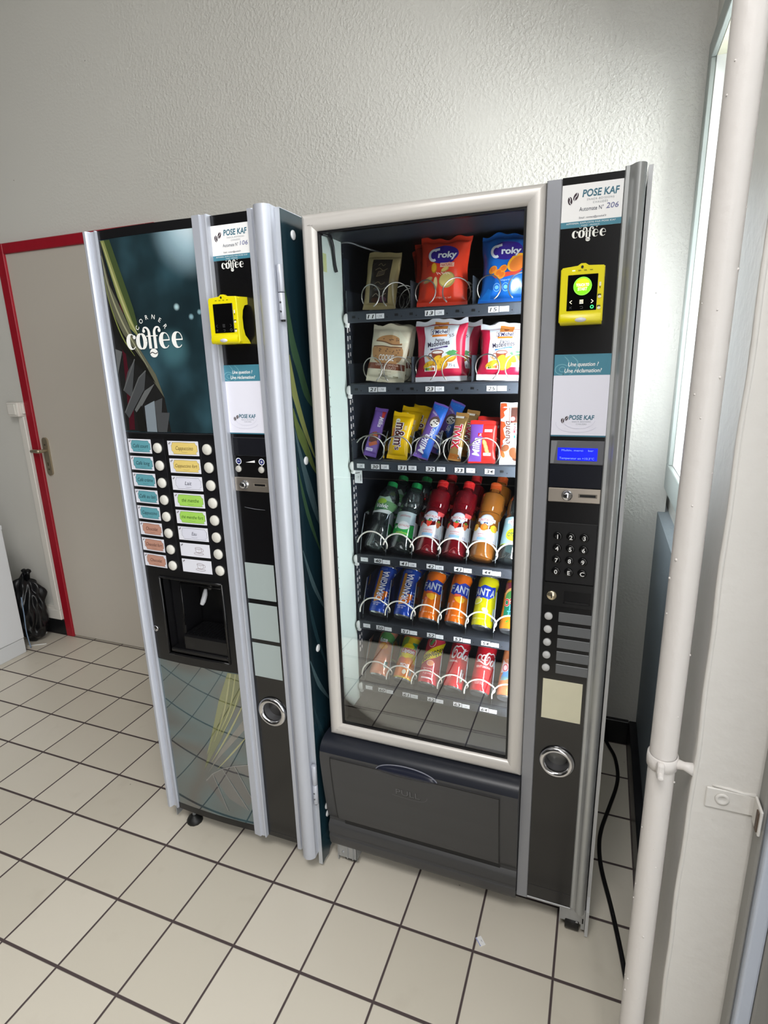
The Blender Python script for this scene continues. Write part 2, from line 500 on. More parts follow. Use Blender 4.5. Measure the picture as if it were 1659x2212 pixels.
# right wall: low wall, ledge, window opening, pier, entrance opening
w = MB()
w.box(3.026, 3.35, -.93, .22, 0, .952, LOWP)
w.box(3.062, 3.35, -.72, .22, .952, 1.125, WALL)
w.box(XR, 3.35, -.04, .22, 1.125, 3.4, WALL)
w.box(XR, 3.35, -.72, -.04, 2.30, 3.4, WALL)
w.box(XR, 3.35, -.93, -.72, .952, 3.4, WALL)
w.box(3.20, 3.5, -3.7, -1.26, 3.25, 3.4, WALL)
w.box(3.20, 3.5, -6.4, -3.7, 0, 3.4, WALL)
struct(w.build('wall_right'))
w = MB(); w.box(3.0, 3.30, -1.2, -.93, 0, 3.4, PAINT2, .006, 3)
w.tube([(3.0025+.0012*math.sin(z*9)+.0008*math.sin(z*31), -1.1975-.0008*math.sin(z*17), z) for z in [i*.02 for i in range(170)]], .0042, PAINT2, 8)
struct(w.build('trim_3'))
# rear wall: dark wood-panelled, far behind the camera
struct(MB().box(-1.8, 3.6, -6.6, -6.4, 0, 3.4, mat('dark_panelling', (58, 54, 50), .7)).build('wall_rear'))
GLASSW = clear('window_glass', (250, 252, 252), 1.0, .0, .04)
def win_frame(n, boxes, pane, fm):
    f = MB()
    for b in boxes: f.box(*b, fm, .003, 1)
    o = struct(f.build(n)); p = MB().box(*pane, GLASSW).build('pane', o); return o
FRAMEW = mat('white_window_frame', (215, 220, 222), .4)
# the narrow window beside the snack machine: trim on the wall face, deep white reveal, frame and pane
JAMB = mat('white_reveal', (240, 241, 240), .5)
f = MB()
f.box(3.038, 3.052, -.78, .019, 1.04, 1.128, TRIMB, .002, 1)
f.box(3.038, 3.052, -.042, .019, 1.128, 2.295, TRIMB, .002, 1)
f.box(3.038, 3.052, -.78, .019, 2.295, 2.35, TRIMB, .002, 1)
f.box(3.038, 3.052, -.78, -.72, 1.128, 2.295, TRIMB, .002, 1)
f.box(3.20, 3.25, -.71, -.05, 1.131, 1.18, FRAMEW, .003, 1); f.box(3.20, 3.25, -.71, -.05, 2.24, 2.29, FRAMEW, .003, 1)
f.box(3.20, 3.25, -.10, -.05, 1.18, 2.24, FRAMEW, .003, 1); f.box(3.20, 3.25, -.71, -.66, 1.18, 2.24, FRAMEW, .003, 1)
wo = struct(f.build('window_1'))
MB().box(3.222, 3.228, -.66, -.10, 1.18, 2.24, GLASSW).build('pane', wo)
r = MB(); r.box(3.053, 3.34, -.0435, -.0402, 1.128, 2.298, JAMB); r.box(3.053, 3.34, -.72, -.0435, 1.1255, 1.1285, JAMB); r.box(3.053, 3.34, -.72, -.0435, 2.2955, 2.2985, mat('cream_soffit', (226, 224, 200), .5)); r.box(3.053, 3.34, -.7198, -.7165, 1.1285, 2.2955, JAMB)
r.build('reveal_lining', wo)

# black skirting
struct(MB().box(1.0, 3.0, .0, .0205, 0, .10, SKIRT, .002, 1).build('baseboard_back'))
struct(MB().box(-1.6, -.001, .0, .0205, 0, .085, SKIRT, .002, 1).build('baseboard_left'))
struct(MB().box(3.0, 3.0265, -.93, .0, 0, .11, SKIRT, .002, 1).build('baseboard_right'))

# entrance: grey steel post and the glazed leaf beside the pier
STEEL = mat('grey_steel_frame', (150, 149, 145), .45)
BLUEW = mat('white_door_edge', (205, 213, 228), .35)
d = MB()
d.box(3.0965, 3.1035, -1.232, -1.199, 0, 3.25, STEEL, .003, 1)
d.box(3.126, 3.20, -1.250, -1.199, 0, 3.25, STEEL, .003, 1)
dd = struct(d.build('door_2'))
l = MB(); l.box(3.1035, 3.126, -1.246, -1.20, .01, 3.25, BLUEW, .004, 2); l.build('door_edge', dd)
d = MB()
d.box(3.20, 3.26, -1.32, -1.26, 0, 3.25, STEEL, .003, 1); d.box(3.20, 3.26, -3.70, -3.64, 0, 3.25, STEEL, .003, 1)
d.box(3.20, 3.26, -3.64, -1.32, 3.18, 3.25, STEEL, .003, 1); d.box(3.20, 3.26, -3.64, -1.32, 0, .10, STEEL, .003, 1); d.box(3.20, 3.26, -2.52, -2.46, .10, 3.18, STEEL, .003, 1)
dd = struct(d.build('door_3'))
MB().box(3.24, 3.246, -3.64, -1.32, .10, 3.18, GLASSW).build('pane', dd)
struct(MB().box(-1.0, 2.98, -6.3, -2.18, 0, .012, mat('added_dark_sheet', (30, 30, 32), .95, bump=.6, bscale=300), .004, 1).build('floor_mat'))  # unseen dark sheet, added to darken the floor reflection in the glass
# outside: pale paving seen through the entrance
struct(MB().box(3.6, 9, -9, 3, -.14, -.02, mat('outside_paving', (170, 168, 160), .8)).build('floor_outside'))

# painted bracket plate on the pier
b = MB()
b.box(3.022, 3.094, -1.2035, -1.1995, .758, .796, PAINT2, .0015, 1)
b.lathe([(.0, 0), (.011, 0), (.0105, .0018), (.007, .003), (.006, .0018), (0, .0018)], PAINT2, 20, Matrix.Translation((3.046, -1.2036, .779)) @ Matrix.Rotation(PI/2, 4, 'X'))
b.box(3.0905, 3.0945, -1.240, -1.2025, .752, .798, PAINT2, .0012, 1)
b.box(3.0885, 3.0906, -1.236, -1.226, .756, .792, mat('rusty_paint', (92, 76, 64), .6, vary=.3, vscale=60), .0006, 1)
b.tube([(3.030, -1.2005, .799), (3.055, -1.201, .7985), (3.075, -1.201, .7955), (3.092, -1.201, .7965)], [.0015, .003, .0025, .004], PAINT2, 6)
o = b.build('bracket_plate')
tag(o, 'small painted metal bracket plate with one screw on the white pier at the right edge', 'bracket')

# heating pipe
p = MB()
random.seed(4)
pts = [(2.956, -1.18, z*.05) for z in range(0, 68)]
p.tube(pts, .0215, PAINT, 28)
for i in range(40):
    z = random.uniform(.2, 2.2); a = random.uniform(PI, 1.95*PI); s = random.uniform(.0012, .0026)
    bm = bmesh.new(); bmesh.ops.create_icosphere(bm, subdivisions=1, radius=s)
    p.bm(bm, PAINT, True, Matrix.Translation((2.956+.0212*math.cos(a), -1.18+.0212*math.sin(a), z)))
pipe = p.build('heating_pipe')
tag(pipe, 'cream painted vertical heating pipe in front of the window and pier', 'pipe')
c = MB()
c.lathe([(.0218, -.013), (.0245, -.011), (.0250, 0), (.0245, .011), (.0218, .013)], PAINT, 28, Matrix.Translation((2.956, -1.18, .815)) @ Matrix.Rotation(.08, 4, 'X'), cap=False)
c.box(2.945, 2.957, -1.213, -1.200, .796, .826, PAINT, .004, 2)
c.cyl((2.9505, -1.222, .806), (2.9505, -1.198, .806), .0045, PAINT, 10)
c.tube([(2.972, -1.184, .815), (2.988, -1.19, .817), (3.002, -1.196, .818)], [.010, .007, .011], PAINT, 10)
c.build('pipe_clamp', pipe)

# red framed door in the back wall
RED = mat('red_gloss_paint', (158, 20, 38), .4, vary=.12, vscale=30)
LEAF = mat('door_leaf_paint', (196, 189, 178), .5, vary=.02, vscale=3)
d = MB()
d.box(.0, .052, -.006, .022, 0, 2.09, RED, .003, 1); d.box(.93, .982, -.006, .022, 0, 2.09, RED, .003, 1); d.box(.052, .93, -.006, .022, 2.043, 2.09, RED, .003, 1)
dd = struct(d.build('door_1'))
MB().box(.0525, .9295, .006, .021, .008, 2.0425, LEAF).build('door_leaf', dd)
ALU = mat('brushed_bronze_aluminium', (176, 163, 140), .35, .75)
h = MB(); pl = []
for i in range(24):
    a = 2*PI*i/24; pl.append((.098+.019*math.cos(a), (1.052 + (.082 if math.sin(a) >= 0 else -.082)) + .019*math.sin(a)))
h.prism(pl, -.004, .007, ALU, 'y')
h.cyl((.098, -.004, 1.085), (.098, -.040, 1.085), .009, ALU, 14)
h.tube([(.100, -.040, 1.085), (.085, -.043, 1.085), (.06, -.042, 1.086), (.035, -.038, 1.084)], [.0095, .010, .009, .008], ALU, 12)
h.cyl((.098, -.0055, 1.115), (.098, -.003, 1.115), .005, mat('screw_dark', (96, 88, 74), .4, .8), 10)
h.cyl((.098, -.0055, .985), (.098, -.003, .985), .005, MATS['screw_dark'], 10)
h.box(.0955, .1005, -.0055, -.003, 1.004, 1.022, MATS['screw_dark'])
h.build('door_handle', dd)

# white cable trunking with its switch box
TRK = mat('white_trunking_plastic', (226, 222, 214), .45)
t = MB()
t.box(-.052, -.012, -.012, .021, .1585, 1.262, TRK, .003, 1)
t.box(-1.0, -.012, -.012, .021, .098, .158, TRK, .003, 1)
t.box(-1.0, -.054, -.002, .021, .1585, .164, TRK)
struct(t.build('trim_1'))
s = MB(); s.box(-.095, -.014, -.034, .021, 1.262, 1.336, TRK, .006, 2); s.box(-.083, -.028, -.039, -.033, 1.272, 1.327, TRK, .004, 2)
s.box(-.014, .0, -.014, .021, 1.275, 1.332, TRK, .003, 1)
so = s.build('switch_box'); tag(so, 'small square white switch box on the wall left of the red door frame', 'switch')

# white cabinet at the left edge
CABW = mat('white_melamine', (214, 216, 219), .4)
cb = thing('cabinet', (-.36, -.62, 0), 'low white cabinet at the left edge in front of the back wall', 'cabinet')
MB().box(-.68, -.062, -1.05, -.225, .085, .70, CABW, .002, 1).build('cabinet_body', cb)
MB().box(-.062, -.042, -.66, -.222, .088, .702, CABW, .003, 2).build('cabinet_door', cb)
MB().box(-.062, -.042, -1.052, -.664, .088, .702, CABW, .003, 2).build('cabinet_door', cb)
MB().box(-.69, -.04, -1.06, -.22, .702, .725, CABW, .002, 1).build('cabinet_top', cb)
MB().box(-.66, -.048, -1.04, -.221, 0, .084, mat('white_plinth', (206, 208, 210), .5), .002, 1).build('plinth', cb)

# black bin bag between the cabinet and the wall
BAGM = mat('black_plastic_film', (14, 15, 18), .28, bump=.3, bscale=30)
bm = bmesh.new(); bmesh.ops.create_icosphere(bm, subdivisions=5, radius=1)
random.seed(11)
ph = [(Vector((random.gauss(0, 1), random.gauss(0, 1), random.gauss(0, .6))).normalized()*random.uniform(4, 17), random.uniform(0, 6)) for _ in range(14)]
for v in bm.verts:
    c = v.co.copy(); w_ = sum(math.sin(c.dot(k)+q) for k, q in ph)/11
    z = c.z; r = (1-.22*max(0, z)**2)*(1+.55*w_)
    top = max(0, (z-.72)/.28)
    v.co = Vector((-.125+.085*c.x*r*(1-.75*top)*(1+.22*max(0, z)), -.105+.075*c.y*r*(1-.75*top), .205+.205*z*(1+.1*w_)))
    v.co.z = max(.002, v.co.z)
g = MB(); g.bm(bm, BAGM, True)
bag = g.build('bin_bag'); tag(bag, 'crumpled black plastic bin bag between white cabinet and back wall', 'bag')
k = MB(); k.tube([(-.105, -.10, .375), (-.09, -.10, .41), (-.08, -.105, .425)], [.016, .011, .018], BAGM, 8); k.tube([(-.105, -.10, .385), (-.12, -.095, .41), (-.135, -.09, .42)], [.012, .009, .013], BAGM, 8)
k.build('knot', bag)
k = MB(); k.tube(smooth([(-.075, -.172, .30), (-.062, -.185, .20), (-.070, -.186, .10), (-.060, -.186, .004)], 5), .003, mat('blue_drawstring', (120, 140, 165), .5), 6)
k.build('drawstring', bag)

# litter on the floor
LITTER = mat('white_litter', (225, 225, 222), .5)
o = MB().box(-.235, -.14, -.030, -.018, 0, .010, LITTER, .002, 1).build('plastic_strip'); tag(o, 'short white plastic strip lying against the black skirting', 'strip')
m_ = MB(); m_.tube([(-.100, -.176, .003), (-.06, -.150, .004), (-.02, -.122, .003)], .003, LITTER, 8)
o = m_.build('stirrer'); tag(o, 'thin white stick on the floor tiles by the cabinet corner', 'stick')
A_ = MB(); ang = .9
def card(u, v, h): 
    c, s = math.cos(-.86), math.sin(-.86); return (2.6135+u*c-v*s, -.9685+u*s+v*c, .0012+h)
A = Art(A_, card); A.rect(-.0125, -.008, .0125, .008, WHITE, 0)
A_.box(2.6135-.0125, 2.6135+.0125, -.9685-.008, -.9685+.008, .0002, .0012, WHITE, M=Matrix.Translation((2.6135, -.9685, 0)) @ Matrix.Rotation(-.86, 4, 'Z') @ Matrix.Translation((-2.6135, .9685, 0)))
A.text('1', .0, .003, .006, BLACK, 1, rot=PI/2); A.rect(-.0125, -.008, .0125, -.0055, ink(150, 160, 205), 1)
o = A_.build('price_card'); tag(o, 'tiny white price card fallen on the floor tiles in front of the machine', 'card')

# power cable from the back of the snack machine
CBL = mat('black_rubber', (16, 16, 17), .45)
k = MB()
k.tube(smooth([(2.915, -.005, .09), (2.922, -.012, .02), (2.93, -.03, .007), (2.954, -.098, .0065), (2.963, -.188, .0065), (2.957, -.264, .0065), (2.932, -.376, .0065), (2.909, -.478, .0065), (2.903, -.556, .0065), (2.911, -.641, .0065), (2.936, -.757, .0065), (2.957, -.871, .0065), (2.969, -.949, .0065), (2.985, -1.03, .0065), (2.988, -1.10, .0065), (2.9875, -1.22, .0065), (2.985, -1.4, .0065)], 6), .0062, CBL, 10)
o = k.build('power_cable'); tag(o, 'black power cable curling over the tiles between snack machine and right wall', 'cable')

# ================================================================== HOT DRINKS MACHINE
SILVER = mat('satin_aluminium', (186, 190, 200), .40, .28)
SILVER2 = mat('satin_aluminium_light', (198, 199, 200), .36, .5)
BLK = mat('black_plastic', (15, 15, 17), .30, ior=1.5)
BLKG = mat('black_gloss_panel', (13, 13, 15), .22, ior=1.6)
BLKM = mat('black_matt_plastic', (24, 24, 26), .5, bump=.15, bscale=700)
DARKIN = mat('dark_recess', (10, 10, 12), .45)
CHROME = mat('polished_chrome', (205, 205, 208), .16, 1.0)
BRUSH = mat('brushed_steel', (196, 186, 174), .32, .85)
ZINC = mat('zinc_sheet', (176, 178, 180), .4, .7, vary=.12, vscale=40)
RUBBER = mat('black_rubber_foot', (18, 18, 18), .5)
BTN = mat('ivory_button', (214, 212, 204), .35)
GREYSQ = mat('pale_grey_blank_card', (160, 171, 170), .35)
TEAL = ink(70, 130, 150); TEALD = ink(52, 106, 126)

def print_mat(key, stops, scale, ior, rough, stretch=(1, 1, 1), detail=3, glow=None):
    """a printed photographic backdrop: soft noise through a colour ramp, under a glossy film"""
    m = bpy.data.materials.new(key); m.use_nodes = True
    nt = m.node_tree; b = nt.nodes['Principled BSDF']; L = nt.links.new
    tc = nt.nodes.new('ShaderNodeTexCoord'); mp = nt.nodes.new('ShaderNodeMapping'); mp.inputs['Scale'].default_value = stretch
    L(tc.outputs['Object'], mp.inputs[0])
    n = nt.nodes.new('ShaderNodeTexNoise'); n.inputs['Scale'].default_value = scale; n.inputs['Detail'].default_value = detail; n.inputs['Roughness'].default_value = .4
    L(mp.outputs[0], n.inputs['Vector'])
    cr = nt.nodes.new('ShaderNodeValToRGB'); e = cr.color_ramp.elements
    while len(e) < len(stops): e.new(.5)
    for i, (p, c) in enumerate(stops): e[i].position = p; e[i].color = rgb(c)
    L(n.outputs['Fac'], cr.inputs[0]); col = cr.outputs[0]
    for (cx, cz, r, c) in (glow or []):
        vm = nt.nodes.new('ShaderNodeVectorMath'); vm.operation = 'DISTANCE'; vm.inputs[1].default_value = (cx, 0, cz)
        L(tc.outputs['Object'], vm.inputs[0])
        mr = nt.nodes.new('ShaderNodeMapRange'); mr.interpolation_type = 'SMOOTHSTEP'; mr.inputs[1].default_value = r*.25; mr.inputs[2].default_value = r; mr.inputs[3].default_value = 1; mr.inputs[4].default_value = 0
        L(vm.outputs['Value'], mr.inputs[0])
        mx = nt.nodes.new('ShaderNodeMix'); mx.data_type = 'RGBA'; mx.inputs[7].default_value = rgb(c)
        L(mr.outputs[0], mx.inputs[0]); L(col, mx.inputs[6]); col = mx.outputs[2]
    L(col, b.inputs['Base Color']); b.inputs['Roughness'].default_value = rough; b.inputs['IOR'].default_value = ior
    return m
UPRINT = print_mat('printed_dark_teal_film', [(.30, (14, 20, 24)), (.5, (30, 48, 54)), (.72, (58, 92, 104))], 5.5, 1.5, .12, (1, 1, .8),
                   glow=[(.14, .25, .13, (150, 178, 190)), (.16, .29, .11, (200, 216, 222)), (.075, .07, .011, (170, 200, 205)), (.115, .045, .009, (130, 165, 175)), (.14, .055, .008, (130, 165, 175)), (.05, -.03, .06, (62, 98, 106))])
LPRINT = print_mat('printed_grey_teal_film', [(.32, (40, 44, 46)), (.48, (52, 82, 88)), (.62, (58, 58, 57)), (.8, (66, 104, 110))], 3.2, 2.7, .02, (1, 1, 1.6), detail=1)
SPRINT = print_mat('printed_side_film', [(.3, (10, 20, 26)), (.55, (24, 48, 58)), (.8, (40, 70, 80))], 3.0, 1.5, .18, (1, 1, .6))

cm = thing('coffee_machine', (1.83, -.5, 0), 'black and silver hot drinks machine with a leaf picture and round buttons', 'vending machine')
# carcass
b = MB()
DSS = mat('dark_sheet_steel', (26, 30, 34), .45)
b.box(1.547, 2.104, -.790, -.085, .070, 1.818, DSS, .003, 1)
for x0, x1, z0, z1 in ((1.547, 1.637, .648, .900), (1.860, 1.9325, .648, .900), (1.547, 1.9325, .900, 1.818), (1.547, 1.9325, .070, .648), (1.9325, 2.104, .070, 1.818)): b.box(x0, x1, -.880, -.790, z0, z1, DSS)
b.build('cabinet_body', cm)
# side panel with its printed film (bottom corner cut like a foot)
b = MB()
prof = [(-.905, .012), (-.905, 1.827), (-.08, 1.827), (-.08, .012), (-.12, .012), (-.16, .062), (-.78, .062), (-.815, .055), (-.835, .03), (-.850, .028), (-.862, .010), (-.885, .014)]
b.prism(prof, 2.1045, 2.1165, mat('light_edge_sheet', (196, 200, 206), .35, .5), 'x')
side = lambda u, v, h: (2.1165+h, u, v)
A = Art(b, side)
A.poly([(-.9035, .0125), (-.885, .0155), (-.862, .0115), (-.850, .0295), (-.835, .0315), (-.815, .0565), (-.78, .0635), (-.0815, .0635), (-.0815, 1.8255), (-.9035, 1.8255)], SPRINT, 0)
G1, G2, G3, G4 = ink(58, 86, 62, .3), ink(132, 140, 84, .3), ink(96, 112, 62, .3), ink(70, 92, 98, .3)
A.poly(smooth([(-.9034, 1.661), (-.878, 1.561), (-.856, 1.507), (-.831, 1.45), (-.80, 1.38), (-.842, 1.411), (-.868, 1.466), (-.894, 1.52), (-.9034, 1.59)], 3, True), G1, 1)
A.poly(smooth([(-.9034, 1.51), (-.894, 1.48), (-.875, 1.413), (-.843, 1.334), (-.80, 1.24), (-.857, 1.321), (-.894, 1.397), (-.9034, 1.426)], 3, True), G2, 2)
A.poly(smooth([(-.9034, 1.387), (-.883, 1.35), (-.847, 1.302), (-.80, 1.20), (-.888, 1.31)], 3, True), G3, 2)
A.poly(smooth([(-.9034, 1.34), (-.87, 1.26), (-.82, 1.15), (-.80, 1.06), (-.86, 1.17)], 3, True), G4, 1)
for y0, z0, y1, z1, g in ((-.90, 1.24, -.80, .98, G1), (-.90, 1.02, -.79, .80, G4), (-.90, .93, -.80, .62, ink(34, 58, 66, .3)), (-.90, .70, -.80, .52, G4), (-.90, .56, -.78, .30, ink(34, 58, 66, .3))):
    A.stroke([(y0, z0), ((y0+y1)/2-.012, (z0+z1)/2), (y1, z1)], [.003, .016, .004], g, 1)
for y, z in ((-.849, 1.779), (-.854, 1.248), (-.852, .715), (-.858, .188), (-.855, .158)):
    b.lathe([(.011, 0), (.0105, .002), (.006, .0032), (0, .0034)], mat('white_plastic_cap', (226, 228, 230), .4), 18, Matrix.Translation((2.1166, y, z)) @ Matrix.Rotation(PI/2, 4, 'Y'))
b.build('side_panel', cm)

# door: bowed left half
def cf(x): return -.9095 - .0055*(1-((x-1.737)/.15)**2)
bow = lambda u, v, h: (u, cf(u)-h, v)
def bow_panel(mb, x0, x1, z0, z1, m, t=.006, n=12):
    vs = []; fs = []
    for i in range(n+1):
        x = x0+(x1-x0)*i/n
        for (z, dy) in ((z0, 0), (z1, 0), (z1, t), (z0, t)): vs.append((x, cf(x)+dy, z))
    for i in range(n):
        for k in (1, 2, 3): l = (k+1) % 4; fs.append([4*i+k, 4*i+4+k, 4*i+4+l, 4*i+l])
    fs += [[0, 1, 2, 3], [4*n+3, 4*n+2, 4*n+1, 4*n]]
    mb.add(vs, fs, m)
    fv = []; N = 24
    for i in range(N+1):
        x = x0+(x1-x0)*i/N; fv += [(x, cf(x), z0), (x, cf(x), z1)]
    mb.add(fv, [[2*i, 2*i+2, 2*i+3, 2*i+1] for i in range(N)], m, True)
    # face side smooth front
b = MB(); bow_panel(b, 1.586, 1.888, 1.8065, 1.828, BLK, .03); b.build('top_strip', cm)
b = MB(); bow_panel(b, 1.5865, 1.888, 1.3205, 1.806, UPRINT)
A = Art(b, bow, su=.02)
LY, LG, LP_, LD, LR = ink(124, 130, 78, .2), ink(62, 76, 44, .2), ink(92, 92, 76, .2), ink(24, 24, 22, .2), ink(66, 18, 28, .2)
PA, PB, PC = ink(96, 98, 98, .2), ink(70, 72, 74, .2), ink(124, 134, 142, .2)
A.poly([(1.588, 1.804), (1.594, 1.804), (1.605, 1.73), (1.64, 1.625), (1.67, 1.552), (1.723, 1.471), (1.742, 1.411), (1.75, 1.322), (1.588, 1.322)], ink(30, 30, 30, .2), 0)
A.poly([(1.633, 1.668), (1.64, 1.625), (1.629, 1.528), (1.63, 1.388), (1.624, 1.326), (1.604, 1.325), (1.612, 1.427), (1.618, 1.539)], LR, 1)
A.poly([(1.592, 1.778), (1.605, 1.698), (1.64, 1.625), (1.67, 1.552), (1.723, 1.471), (1.742, 1.411), (1.711, 1.456), (1.645, 1.524), (1.601, 1.602), (1.588, 1.671)], LP_, 2)
A.poly([(1.589, 1.681), (1.605, 1.627), (1.63, 1.576), (1.69, 1.501), (1.72, 1.448), (1.686, 1.479), (1.622, 1.532), (1.593, 1.588)], LD, 3)
A.poly([(1.607, 1.804), (1.626, 1.804), (1.655, 1.708), (1.676, 1.638), (1.688, 1.573), (1.649, 1.625), (1.62, 1.725)], LG, 3)
A.poly([(1.594, 1.804), (1.607, 1.804), (1.638, 1.696), (1.666, 1.61), (1.686, 1.562), (1.657, 1.589), (1.628, 1.668)], LY, 4)
A.stroke([(1.600, 1.80), (1.625, 1.71), (1.655, 1.62), (1.684, 1.566)], [.002, .006, .006, .001], ink(168, 168, 116, .2), 5)
A.stroke([(1.590, 1.77), (1.602, 1.69), (1.635, 1.60), (1.70, 1.49)], [.001, .004, .005, .001], ink(150, 150, 120, .2), 4)
A.stroke([(1.589, 1.72), (1.598, 1.65), (1.625, 1.57), (1.66, 1.52)], [.001, .003, .004, .001], ink(120, 128, 70, .2), 4)
A.poly([(1.593, 1.54), (1.617, 1.532), (1.590, 1.473)], PA, 4)
A.poly([(1.658, 1.512), (1.627, 1.48), (1.603, 1.431), (1.63, 1.411)], PB, 4); A.stroke([(1.658, 1.512), (1.603, 1.431)], .003, PA, 5, sm=0)
A.poly([(1.691, 1.482), (1.664, 1.464), (1.597, 1.372), (1.609, 1.357), (1.678, 1.434)], PB, 4); A.stroke([(1.691, 1.482), (1.664, 1.464), (1.597, 1.372)], .003, PA, 5, sm=0)
A.poly([(1.715, 1.448), (1.678, 1.43), (1.634, 1.38), (1.642, 1.369)], PA, 4)
A.poly([(1.707, 1.402), (1.735, 1.411), (1.727, 1.373), (1.753, 1.373), (1.737, 1.3215), (1.706, 1.3215)], PB, 4)
A.poly([(1.671, 1.39), (1.707, 1.404), (1.704, 1.3215), (1.669, 1.3215)], PC, 5)
A.poly([(1.636, 1.37), (1.66, 1.392), (1.668, 1.3215), (1.640, 1.3215)], LD, 5)
coffee_logo(A, 1.733, 1.5555, .184, ink(236, 236, 232), 7)
b.build('picture_panel', cm)
# selection panel with a hole for the dispensing niche
b = MB()
for x0, x1, z0, z1 in ((1.5865, 1.888, .894, 1.3195), (1.5865, 1.644, .654, .894), (1.854, 1.888, .654, .894), (1.5865, 1.888, .6225, .654)):
    bow_panel(b, x0, x1, z0, z1, BLK)
A = Art(b, bow, su=.02)
A.rect(1.676, .925, 1.720, 1.303, ink(22, 22, 25, .3), 0); A.rect(1.836, .925, 1.886, 1.303, ink(22, 22, 25, .3), 0)
for x in (1.676, 1.720, 1.836): A.rect(x-.0006, .925, x+.0006, 1.303, ink(46, 46, 50, .3), 1)
A.rect(1.588, 1.3165, 1.887, 1.3195, ink(40, 42, 46, .3), 1)
# bevelled lip of the niche
for pts in ([(1.640, .898), (1.858, .898)], [(1.640, .650), (1.858, .650)]):
    b.tube([(x, cf(x)-.001, z) for x, z in [(pts[0][0]+(pts[1][0]-pts[0][0])*i/8, pts[0][1]) for i in range(9)]], .0035, BLK, 8)
for x in (1.640, 1.858): b.tube([(x, cf(x)-.001, .650), (x, cf(x)-.001, .898)], .0035, BLK, 8)
b.build('selection_panel', cm)
# niche
b = MB()
x0, x1, z0, z1, yb = 1.644, 1.854, .654, .894, -.800
b.box(x0-.004, x0, -.914, yb, z0, z1, BLK); b.box(x1, x1+.004, -.914, yb, z0, z1, BLK)
b.box(x0, x1, -.914, yb, z1, z1+.004, BLK); b.box(x0, x1, -.914, yb, z0-.004, z0, BLK); b.box(x0-.004, x1+.004, yb, yb+.004, z0, z1, BLK)
b.box(x0+.0005, 1.684, -.880, yb-.001, z0+.001, z1-.001, BLK, .004, 2)
b.box(1.684, x1-.0005, -.880, yb-.001, .872, z1-.001, BLK, .004, 2)
b.tube([(1.684, -.881, .735), (1.684, -.881, .870)], .0022, BLK, 8); b.tube([(1.684, -.881, .870), (1.852, -.881, .868)], .0018, BLK, 8)
b.cyl((1.756, -.835, .868), (1.756, -.835, .842), .011, BLK, 14); b.cyl((1.800, -.835, .868), (1.800, -.835, .850), .006, BLK, 12)
b.box(1.768, 1.772, -.805, -.80, .74, .87, BLK)
nb = b.build('dispensing_niche', cm)
b = MB(); b.tube(smooth([(1.7445, -.846, .845), (1.7445, -.852, .828), (1.742, -.858, .812), (1.738, -.862, .800)], 5), [.004, .005, .006, .007, .0075, .008, .008, .008, .008, .008, .008, .008, .007, .007, .006, .006], mat('pale_spout', (190, 192, 196), .3), 10)
b.build('spout', nb)
b = MB(); b.box(1.690, 1.8535, -.905, -.803, .656, .716, BLK, .006, 2)
for i in range(12): b.box(1.700+i*.0125, 1.7035+i*.0125, -.896, -.812, .716, .7175, DARKIN)
b.box(1.6455, 1.8525, -.912, -.800, .6545, .668, BLK, .003, 1)
b.build('drip_tray', nb)
# lower picture
b = MB(); bow_panel(b, 1.5865, 1.888, .088, .6215, LPRINT)
A = Art(b, bow, su=.02)
def gi(c): return mat('film_%d_%d_%d' % c, tuple(int(x*.8) for x in c), .02, ior=2.6)
A.poly([(1.845, .6195), (1.886, .6195), (1.887, .57), (1.833, .463), (1.776, .378), (1.734, .312), (1.769, .413), (1.803, .518)], gi((136, 142, 84)), 1)
A.poly([(1.859, .6195), (1.886, .6195), (1.887, .553), (1.855, .495), (1.796, .383), (1.716, .25), (1.754, .354), (1.813, .485)], gi((112, 120, 64)), 2)
A.poly([(1.887, .474), (1.887, .439), (1.832, .373), (1.777, .309), (1.73, .244), (1.791, .345)], gi((128, 126, 118)), 2)
for p, w in (([(1.855, .6195), (1.82, .49), (1.77, .37)], .006), ([(1.872, .6195), (1.84, .50), (1.79, .40)], .005), ([(1.887, .52), (1.82, .40), (1.75, .29)], .006), ([(1.887, .58), (1.845, .48), (1.80, .40)], .004), ([(1.887, .41), (1.83, .34), (1.77, .27)], .005)):
    A.stroke(p, [w*.6, w, .001], gi((172, 172, 116)), 3)
for i, t in enumerate(([(1.719, .212), (1.748, .246), (1.793, .116), (1.776, .135)], [(1.748, .246), (1.787, .274), (1.868, .139), (1.799, .167)], [(1.787, .274), (1.833, .295), (1.886, .183), (1.869, .154)], [(1.833, .295), (1.886, .311), (1.886, .258)])):
    A.poly(t, gi((104, 104, 104) if i % 2 else (92, 92, 93)), 1); A.stroke([t[1], t[2]], .003, gi((140, 140, 140)), 2, sm=0); A.stroke([t[0], t[1]], .003, gi((140, 140, 140)), 2, sm=0)
b.build('lower_picture_panel', cm)
b = MB(); bow_panel(b, 1.5865, 1.888, .064, .0875, BLK, .035); b.build('base_strip', cm)

